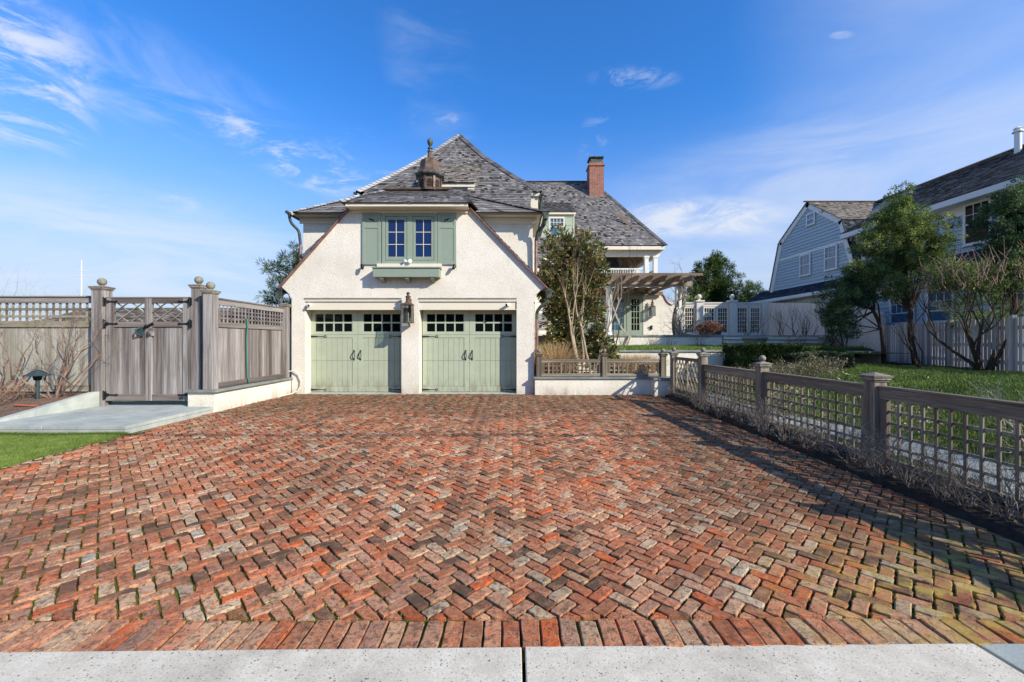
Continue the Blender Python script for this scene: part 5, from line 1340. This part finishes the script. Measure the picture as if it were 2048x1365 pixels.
root, tips = bare_shrub('low_shrub', 'low rusty brown shrub on the mulch at the left edge', -10.15, 8.05, .2, .75, 16, 2, .010, BARKT, 13, .45, .8, kids=(2,4))
leaves('dry_leaves', [p for p, d in tips], [d for p, d in tips], 5, .03, .5, .04, DEADL, root, 3)
# evergreen magnolia with its brown-backed leaves
rg = random.Random(21); mg = thing('evergreen_shrub', 'tall evergreen shrub with glossy green and bronze leaves in front of the rear wing', 'shrub', (1.95,13.5,.47))
mb = MB(21); tips = []
for k in range(6): grow(mb, rg, V(1.95+rg.uniform(-.2,.2),13.6+rg.uniform(-.2,.2),.45), V(rg.uniform(-.22,.22),rg.uniform(-.25,.2),1).normalized(), 1.7, .04, 3, (2,3), .42, .25, .12, 6, .7, tips)
mb.build('stems', BARKB, mg, True)
P = []; D = []
for (c, rx, ry, rz, n_) in (((1.75,13.55,4.35),.62,.6,.85,130),((2.30,13.6,4.5),.55,.5,.55,80),((1.40,13.4,3.4),.55,.55,.75,100),((2.2,13.6,3.4),.75,.6,.9,150),((1.62,13.3,2.3),.55,.5,.62,95),((2.55,13.5,2.45),.6,.55,.75,95),((1.85,13.7,2.6),.6,.5,.9,85),((1.75,13.3,1.35),.6,.5,.55,70),((2.75,13.3,1.25),.55,.5,.6,80),((3.1,13.3,.85),.5,.4,.4,40),((.98,13.2,3.55),.22,.25,.22,14),((1.15,13.2,3.2),.35,.25,.3,22),((2.75,13.6,3.9),.4,.4,.6,40)):
    a, b = blobtips(rg, c, rx, ry, rz, int(n_*1.25), .3, .25); P += a; D += b
leaves('foliage', P, D, 19, .15, .36, .11, MAG, mg, 22, .9)
# pale multi-stem trees in front of it
root, tips = bare_shrub('bare_tree', 'pale barked multi-stem bare tree rising in front of the glossy evergreen shrub', 2.15, 12.9, .45, 3.9, 3, 4, .055, BARKP, 74, .32, .16, up=.4, wig=.07, ratio=.62, cat='tree')
root, tips = bare_shrub('bare_tree', 'smaller pale bare tree leaning right between the evergreen shrub and the porch', 2.55, 12.95, .45, 3.6, 2, 4, .045, BARKP, 35, .32, .30, up=.4, wig=.08, ratio=.64, cat='tree')
root, tips = bare_shrub('bare_tree', 'thin twiggy bare crown reaching in front of the upper porch corner', 3.1, 13.4, .45, 3.9, 2, 4, .024, BARKB, 36, .34, .18, up=.42, wig=.07, ratio=.66, cat='tree')
mb = MB(1); P, D = blobtips(random.Random(5), (1.62,13.15,1.95), .06,.05,.28, 10); cl_ = thing('orange_foliage', 'small hanging cluster of orange dead leaves beside the evergreen shrub', 'leaves', (1.62,13.15,1.6)); leaves('dead_leaves', P, D, 9, .09, .3, .05, ORL, cl_, 5)
# dry ornamental grasses
def grass_clump(label, x, y, z, n, h, spread, seed, mat=DRYG, r0=.18, cat='grass clump', name='ornamental_grass', squash=1.0):
    rg = np.random.default_rng(seed); a = rg.uniform(0, 2*PI, n); q = rg.random(n)**.6
    hx = h*rg.uniform(.55, 1.05, n)*(1-.25*q*q); px_ = x+np.cos(a)*q*r0; py_ = y+np.sin(a)*q*r0*squash
    ox = np.cos(a)*q*spread+rg.normal(0,.05,n); oy = (np.sin(a)*q*spread+rg.normal(0,.05,n))*squash; w_ = rg.uniform(.003,.007,n); b = rg.uniform(0, 2*PI, n); sx, sy = np.cos(b)*w_, np.sin(b)*w_
    zz = np.full(n, z-.02)
    p0 = np.stack([px_, py_, zz], 1); p1 = np.stack([px_+ox*.35, py_+oy*.35, zz+hx*.55], 1); p2 = np.stack([px_+ox, py_+oy, zz+hx*.97], 1); s = np.stack([sx, sy, zz*0], 1)
    v = np.concatenate([np.stack([p0-s, p0+s, p1+s*.8, p1-s*.8], 1), np.stack([p1-s*.8, p1+s*.8, p2+s*.25, p2-s*.25], 1)]).reshape(-1,3)
    r_ = rg.random(n); o = fastmesh(name, v, 4, np.concatenate([r_, r_]), mat)
    return tag(o, label, cat)
grass_clump('large straw coloured grass clump beside the right corner of the garage', 1.42, 13.0, .47, 2600, 1.16, .75, 41, r0=.35)
grass_clump('straw grass clump behind the lattice screen, nearest the garden gate', 4.25, 13.3, .45, 2200, .78, .55, 42, r0=.3)
grass_clump('straw grass clump behind the lattice screen, left of its neighbour by the gate', 3.62, 13.1, .45, 1800, .74, .5, 43, r0=.3)
# hedges
def hedge(name, label, x0, x1, y0, y1, z0, z1, n, mat, size, seed):
    rg = random.Random(seed); root = thing(name, label, 'hedge', ((x0+x1)/2,(y0+y1)/2,z0)); P = []; D = []
    for _ in range(n):
        f = rg.random()
        x, y, z = rg.uniform(x0,x1), rg.uniform(y0,y1), rg.uniform(z0,z1)
        if f < .45: z = z1-rg.random()*.04; d = V(0,0,1)
        elif f < .85: y = y0+rg.random()*.05; d = V(0,-1,0)
        else: x = rg.choice((x0,x1)); d = V(1 if x == x1 else -1,0,0)
        P.append(V(x,y,z)+V(0,0,.03*math.sin(x*4))); D.append(d)
    leaves('foliage', P, D, 22, size*1.3, .6, .06, mat, root, seed)
    m = MB(seed); m.box(x0+.05,x1-.05,y0+.06,y1-.05,z0,z1-.05); m.build('inner_twigs', mat, root)
hedge('box_hedge', 'dark green clipped box hedge at the foot of the raised lawn', 7.25, 9.45, 13.35, 14.1, .3, 1.40, 1500, HEDGE, .035, 51)
hedge('low_hedge', 'lower grey green hedge right of the clipped box hedge', 8.9, 10.55, 12.7, 13.3, .45, 1.12, 900, HEDGE2, .045, 52)
P = []; rg = random.Random(53); mbp = MB(53); tips = []
for k in range(210):
    x, y = rg.uniform(5.7,9.1), rg.uniform(11.2,12.7); z = gh(x,y)-.02
    h = rg.uniform(.35,.80); dx_, dy_ = rg.gauss(0,.12), rg.gauss(0,.12)
    mbp.tube([(x,y,z),(x+dx_*.4,y+dy_*.4,z+h*.5),(x+dx_,y+dy_,z+h)], [.006,.005,.004], 3, cap=False)
    for q in range(4): mbp.tube([(x+dx_*.5,y+dy_*.5,z+h*rg.uniform(.3,.7)),(x+dx_+rg.gauss(0,.12),y+dy_+rg.gauss(0,.1),z+h*rg.uniform(.7,1.05))], [.005,.004], 3, cap=False)
    tips.append((V(x+dx_,y+dy_,z+h*.8), V(0,0,1))); tips.append((V(x+dx_*.5,y+dy_*.5,z+h*.45), V(0,0,1)))
o = mbp.build('perennial_bed', PEREN, None); tag(o, 'bed of dry twiggy perennials between the box hedge and the lattice fence', 'perennials', kind='stuff')
o = leaves('perennial_leaves', [p for p,d in tips], [d for p,d in tips], 12, .05, .35, .10, PEREN, None, 54); tag(o, 'faded leaves on the twiggy perennials in front of the box hedge', 'leaves', kind='stuff')

# conifers
def conifer(name, label, base, lean_top, r, blobs, mat, seed, per=26, size=.10, asp=.16, rad=.14, group=None, trunkmat=BARKD, limbs=True, low=-1, wob=.3, cat='tree'):
    rg = random.Random(seed); root = thing(name, label, cat, base, group); mb = MB(seed); b = Vector(base); tp = Vector(lean_top)
    pts = [b-V(0,0,.1)]+[b.lerp(tp, k/5)+V(rg.gauss(0,.05),rg.gauss(0,.05),0) for k in range(1,6)]
    mb.tube(pts, [r*(1-.14*k) for k in range(6)], 9, cap=False)
    if limbs:
        for (c, rx, ry, rz, n_) in blobs:
            for k in range(4):
                i = rg.choice((2,3,4)); e = Vector(c)+V(rg.uniform(-.6,.6)*rx, rg.uniform(-.6,.6)*ry, rg.uniform(-.6,.3)*rz); mid = pts[i].lerp(e, .5)+V(rg.gauss(0,.1),rg.gauss(0,.1),-.1)
                mb.tube([pts[i], mid, e], [r*.35, r*.22, r*.08], 5, cap=False)
    mb.build('trunk', trunkmat, root, True)
    P = []; D = []
    for (c, rx, ry, rz, n_) in blobs:
        a, d = blobtips(rg, c, rx, ry, rz, int(n_*.95), wob*1.5, .45, low); P += a; D += d
    leaves('crown', P, D, int(per*1.5), size, asp, rad, mat, root, seed, 1.0); return root
conifer('juniper_tree', 'dense green juniper with pointed top and leaning dark trunk before the grey house', (14.75,14.95,.66), (14.1,15.0,5.5), .10,
  [((14.05,15,5.75),.72,.7,1.05,230),((14.85,15,5.3),.68,.65,.85,200),((13.3,15,5.2),.6,.6,.85,160),((14.2,15,4.5),.95,.75,.45,170),((13.0,14.9,4.1),.6,.55,.5,110),((13.6,14.6,3.6),.6,.5,.4,80),((15.4,15,4.5),.5,.5,.5,70),((15.6,15.1,5.0),.4,.5,.5,60),((14.1,15,6.45),.45,.42,.5,80),((14.8,15,5.95),.4,.4,.45,60)], JUN, 61, 44, .075, .34, .13)
conifer('juniper_tree', 'darker low-branched juniper left of the pointed one, with a straight trunk', (13.72,15.1,.66), (13.3,15.1,4.0), .08,
  [((12.3,15.2,3.25),.6,.6,.6,130),((12.0,15.2,2.5),.5,.5,.45,90),((12.7,15.2,3.9),.4,.4,.5,70),((12.9,15,3.2),.5,.5,.4,60),((12.3,15.3,1.95),.5,.5,.35,50)], CED, 62, 42, .075, .34, .13)
conifer('cedar_tree', 'dark blue green cedar cut by the right edge, before the grey house', (15.3,12.6,.7), (15.45,12.6,5.4), .11,
  [((15.35,12.6,5.25),.6,.6,.85,200),((16.0,12.6,4.7),.8,.8,.8,220),((15.2,12.6,4.25),.45,.5,.4,80),((15.5,12.7,6.0),.35,.4,.4,50),((16.2,12.4,5.8),.7,.7,.8,150)], CED, 63, 44, .075, .34, .13)
conifer('pine_tree', 'tall green pine behind the white glass screen', (16.9,33,1), (16.2,33,7.5), .2,
  [((16.2,33,6.7),1.25,1.1,1.5,220),((15.2,33,5.4),1.1,1,1.2,150),((17.3,33,5.2),1.4,1.2,1.3,190),((16.4,33,4.0),2.4,1.5,1.2,260),((16.4,33,8.0),.55,.5,.7,50),((14.9,33,6.8),.4,.4,.35,16)], PINE, 64, 40, .20, .2, .24)
conifer('pine_tree', 'smaller irregular pine right of the tall one behind the glass screen', (19.6,33,1), (19.3,33,5.5), .16,
  [((19.2,33,5.2),.7,.7,.9,80),((19.9,33,4.3),1.0,.9,.7,110),((18.9,33,3.7),1.1,.9,.8,100),((20.6,33,5.2),.55,.5,.4,40)], CED, 65, 38, .20, .2, .24)
conifer('pine_tree', 'round dark pine low behind the left panes of the glass screen', (14.0,32,1), (14.0,32,3.5), .16,
  [((14.0,32,3.4),1.2,1.1,1.1,160),((13.2,32,2.6),1.4,1.1,1.2,120),((14.9,32,2.6),1.4,1.0,1.2,130)], JUN, 66, 28, .26, .2, .3)
conifer('pine_tree', 'dark pine filling the view through the right panes of the glass screen', (18.4,31,1), (18.4,31,3.5), .16,
  [((18.0,31,2.6),1.9,1.1,1.4,210),((20.0,31,2.6),1.2,1.0,1.2,130)], CED, 67, 28, .26, .2, .3)
conifer('pine_tree', 'open branched yellow green pine behind the left corner of the garage', (-8.7,17,0), (-8.9,17,5.0), .12,
  [((-9.05,17,4.9),.5,.5,.35,36),((-9.9,17,4.55),.42,.4,.22,26),((-9.6,17,3.9),.55,.4,.22,34),((-8.9,17,3.9),.6,.5,.5,60),((-9.9,17,3.35),.4,.4,.18,22),((-8.9,17,3.0),.75,.5,.4,60),((-9.3,17,2.5),.5,.5,.3,34),((-8.6,17,4.6),.4,.4,.4,40),((-9.0,17,5.35),.18,.2,.22,10)], PINE, 68, 30, .17, .10, .13, limbs=True)
# trained bare trees with a flat bushy top, right
rg = random.Random(71); tt = thing('flat_topped_tree', 'multi-stem tree with flat clipped twiggy top in front of the plank fence', 'tree', (14.15,12.3,.66)); mb = MB(71); tips = []
for (a, l) in ((2.8,.75),(3.4,.35),(.2,.55),(.1,.25),(1.2,.3),(5.2,.4),(3.0,.55)):
    d = V(math.cos(a)*l, math.sin(a)*l, 1).normalized(); grow(mb, rg, V(14.15+.1*math.cos(a),12.3+.1*math.sin(a),.6), d, 1.35, .058, 4, (2,3), .45, .25, .12, 7, .68, tips)
mb.build('trunk', BARKD, tt, True)
mb = MB(72)
for k in range(150):
    x, y = rg.uniform(12.6,15.8), rg.uniform(11.7,13.0); z = 3.15+rg.uniform(-.2,.35)+.1*(x-12.6)
    mb.tube([(x,y,z),(x+rg.gauss(0,.12),y+rg.gauss(0,.1),z+.3),(x+rg.gauss(0,.22),y+rg.gauss(0,.15),z+rg.uniform(.45,.95))], [.014,.010,.005], 4, cap=False)
mb.build('clipped_twigs', BARKT, tt)
P = [V(rg.uniform(12.9,15.9), rg.uniform(12.0,13.2), 3.55+rg.uniform(-.45,.35)) for _ in range(420)]; D = [V(0,0,1)]*len(P)
leaves('foliage', P, D, 30, .09, .3, .17, JUN, tt, 73, 1.0)
bare_shrub('bare_tree', 'dark slender bare tree left of the flat-topped one in front of the plank fence', 13.35, 13.4, .66, 2.9, 3, 4, .045, BARKD, 74, .5, .35, up=.2, cat='tree')
P, D = blobtips(random.Random(8), (15.6,13.6,2.6), 1.3,.6,.7, 220); sh_ = thing('evergreen_bush', 'patchy yellow green bush behind the plank fence at the right', 'bush', (15.7,13.8,.66)); leaves('foliage', P, D, 20, .10, .25, .16, JUN, sh_, 75)
m = MB(76); m.tube([(15.7,13.8,.6),(15.65,13.7,2.4)], .04, 6); m.build('trunk', BARKD, sh_)
# bare shrubs along the boundary wall
for i, (x, y, lb, H) in enumerate(((15.0,22.6,'bare vase-shaped shrub against the right end of the glass screen',2.8),(14.9,20.9,'bare dark shrub left of centre against the cream boundary wall',2.4),(15.1,19.6,'bare dark shrub in the middle of the cream boundary wall',2.3),(15.0,18.5,'bare dark shrub at the right end of the cream boundary wall',2.2),(13.6,23.3,'small bare shrub in front of the right glazed door',2.2))):
    bare_shrub('bare_shrub', lb, x, y, 1.25 if y < 24 else 1.8, H, 6, 3, .028, BARKB, 80+i, .42, .38, up=.35)
# low dark twig mounds under the wall
for i, (x, y) in enumerate(((12.6,18.2),(13.6,17.6),(14.7,17.3))):
    root, tips = bare_shrub('low_shrub', ('dark twiggy mound beside the terrace steps','dark twiggy mound behind the pale pier','dark twiggy mound under the right end of the cream wall')[i], x, y, 1.15 if i < 2 else .75, .7, 14, 2, .012, BARKB, 90+i, .5, .9)
    leaves('dry_leaves', [p for p, d in tips], [d for p, d in tips], 4, .05, .4, .05, BARKB if False else DEADL, root, 90+i)
# vines on the pergola
vn = thing('bare_vine', 'thick twisted bare vine climbing the right post of the pergola', 'vine', (8.1,19.8,1.2)); rg = random.Random(95); mb = MB(95)
for k in range(16):
    ph = rg.uniform(0,6.28); rr_ = rg.uniform(.14,.24); pts = []
    for i in range(18):
        z = 1.75+2.6*i/17; a = ph+z*rg.uniform(1.0,1.25)*(1 if k % 2 else -1); pts.append((8.15+.12*math.sin(z*2)+rr_*math.cos(a), 19.98+rr_*math.sin(a), z))
    mb.tube(pts, rg.uniform(.012,.035), 6, cap=False)
for k in range(26):
    a = rg.uniform(0,6.28); grow(mb, rg, V(8.1+.2*math.cos(a),19.95+.2*math.sin(a),rg.uniform(1.7,4.6)), V(math.cos(a),math.sin(a)-.4,.4).normalized(), .5, .01, 2, (2,3), .6, .1, .25, 3)
for k in range(14):
    x = rg.uniform(7.2,8.6); grow(mb, rg, V(x,rg.uniform(19.2,20.5),4.5), V(rg.uniform(-1,1),rg.uniform(-1,.3),.2).normalized(), .7, .012, 2, (2,3), .6, -.2, .25, 3)
for k in range(22):
    x = rg.uniform(7.9,9.4); grow(mb, rg, V(8.2,19.7,1.85), V(rg.uniform(-.6,1),rg.uniform(-.5,.2),rg.uniform(-.1,.5)).normalized(), .8, .018, 2, (2,3), .6, .0, .3, 3)
mb.build('stems', BARKG, vn, True)
v2 = thing('bare_vine', 'thin bare vine leaning on the round white column of the pergola', 'vine', (5.1,19.7,1.3)); mb = MB(96)
for k in range(5):
    o_ = rg.uniform(-.05,.05); mb.tube([(5.35+o_,19.15,1.3),(5.5+o_*2,19.2,1.75),(5.25+o_,19.6,2.15),(5.05+o_,19.8,2.7),(4.85,19.82,3.3+o_),(4.78+o_,19.8,4.3)], .018, 6, cap=False)
for k in range(16): grow(mb, rg, V(4.85+rg.uniform(-.3,.2),19.75,rg.uniform(3.0,4.5)), V(rg.uniform(-1,1),-.4,.5).normalized(), .6, .009, 2, (2,3), .5, .2, .2, 3)
mb.build('stems', BARKW, v2, True)
# mound of brown leaves on the terrace, dry stems before the terrace wall
rg = random.Random(97); P, D = blobtips(rg, (9.75,20.2,2.1), .72,.45,.36, 420, .1, .5, -.1); bm = thing('brown_bush', 'rounded brown bush on the terrace edge below the glass screen', 'bush', (9.75,20.2,1.81)); leaves('foliage', P, D, 12, .07, .4, .07, DEADL, bm, 97)
m = MB(98); m.box(9.3,10.2,20.0,20.4,1.82,2.2); m.build('twigs', BARKB, bm)
for i, (x, lb) in enumerate(((5.1,'sparse dry stems at the foot of the terrace wall below the column'),(6.45,'sparse dry stems at the foot of the terrace wall below the garden doors'),(7.35,'sparse dry stems at the foot of the terrace wall below the copper lantern'),(8.7,'sparse dry stems at the foot of the terrace wall below the vine'))):
    bare_shrub('dry_stems', lb, x, 18.95, 1.24, .95, 9, 2, .009, BARKT, 100+i, .4, .5, up=.3)
# pot and topiary ball lamp at the steps
m = MB(104); m.lathe((10.6,17.9,1.22), [(.30,0),(.36,.05),(.42,.30),(.46,.40),(.50,.42),(.50,.48),(.45,.48),(.42,.40)], 26); pt_ = thing('stone_pot', 'grey stone pot standing before the terrace steps', 'pot', (10.6,17.9,1.22)); m.build('pot', CAPSTONE, pt_, True)
m = MB(105); m.lathe((10.6,17.9,1.55), [(.40,0),(.40,.05),(.02,.06)], 20); m.build('potting_soil', SOIL, pt_)
# twiggy shrubs in the bed at the foot of the lattice fence
rg = random.Random(110); protos = []
for s in range(4):
    r_, tips = bare_shrub('twiggy_shrub', 'bare twiggy shrub growing at the foot of the lattice fence beside the bricks', 4.18, 2.9+.5*s, .05, .80, 20, 2, .0048, BARKG, 111+s, .38, .42, 'twiggy shrubs along the lattice fence', kids=(2,4), up=.05)
    protos.append(r_)
for k in range(27):
    y = 3.6+k*.29+rg.uniform(-.1,.1); dup(protos[k % 4], (4.0+.03*y+rg.uniform(-.12,.14), y, .05), rg.uniform(0,6.28), rg.uniform(.7,1.15)*(.85 if y < 6 else 1.05 if y < 9 else .8))
# shrubs just inside the fence
root, tips = bare_shrub('bare_shrub', 'wide pale twiggy shrub on the lawn behind the nearest fence panel', 6.75, 5.25, .05, 1.15, 14, 3, .018, BARKW, 120, .55, .75, kids=(2,4))
root, tips = bare_shrub('low_shrub', 'mixed twiggy shrub with yellowing leaves behind the second fence panel', 5.45, 5.95, .02, 1.0, 12, 3, .012, BARKG, 121, .5, .6, kids=(2,4))
leaves('leaves', [p for p, d in tips], [d for p, d in tips], 2, .05, .4, .05, PEREN, root, 121)
root, tips = bare_shrub('low_shrub', 'low twiggy shrub behind the third fence panel by the stepping slabs', 5.5, 8.3, .02, .75, 12, 3, .010, BARKT, 122, .5, .6, kids=(2,4))
leaves('leaves', [p for p, d in tips], [d for p, d in tips], 2, .05, .4, .05, PEREN, root, 122)
# litter: dead leaves in the bed and on the bricks, moss tufts in the joints
rg = np.random.default_rng(130)
def litter(name, x, y, z, size, mat, lab, cat, seed, flat=.25):
    g = np.random.default_rng(seed); m = len(x); c = np.stack([x, y, z], 1); d = g.normal(0,1,(m,3)); d[:,2] *= flat; d /= np.linalg.norm(d,axis=1)[:,None]
    q = np.cross(d, np.stack([g.normal(0,flat,m), g.normal(0,flat,m), np.ones(m)], 1)); q /= np.linalg.norm(q,axis=1)[:,None]; L = size*g.uniform(.5,1.3,m)[:,None]
    v = np.stack([c-d*L, c+q*L*.45, c+d*L, c-q*L*.45], 1).reshape(-1,3)
    return tag(fastmesh(name, v, 4, g.random(m), mat), lab, cat, kind='stuff')
n_ = 2600; y = rg.uniform(1.8, 11.6, n_); x = 3.86+.042*y+rg.random(n_)**.8*.75
litter('leaf_litter', x, y, .075+rg.uniform(-.01,.03,n_), .022, DEADL, 'dead leaves and bits strewn over the dark bed by the lattice fence', 'leaf litter', 1, .4)
n_ = 5200; y = 2.3+rg.random(n_)**1.4*8.5; x = rg.uniform(-6.2,3.9,n_); u = (x-.02)*ca+(y-7)*sa; v = -(x-.02)*sa+(y-7)*ca
u2 = np.round(u/A)*A+rg.normal(0,.003,n_); sel = rg.random(n_) < .5; uu = np.where(sel, u2, u); vv = np.where(sel, v, np.round(v/A)*A+rg.normal(0,.003,n_))
x = uu*ca-vv*sa+.02; y = uu*sa+vv*ca+7
keep = (np.sin(x*1.9+1)*np.sin(y*2.3)+.35*(x/3.9)+rg.normal(0,.35,n_) > .15) & (y > 2.3) & (x > -5.9-.07*y) & (x < 3.85); x, y = x[keep], y[keep]
rep = 5; x = np.repeat(x, rep)+rg.normal(0,.005,len(x)*rep); y = np.repeat(y, rep)+rg.normal(0,.005,len(y)*rep)
litter('joint_moss', x, y, np.full(len(x), -.006), .0065, LAWN, 'moss and tiny weeds growing in the joints of the brick drive', 'moss', 2, 1.0)
hedge('screen_hedge', 'dark evergreen hedge seen through the panes of the white glass screen', 12.2, 23.5, 29, 30.2, .8, 4.1, 1500, CED, .16, 140)
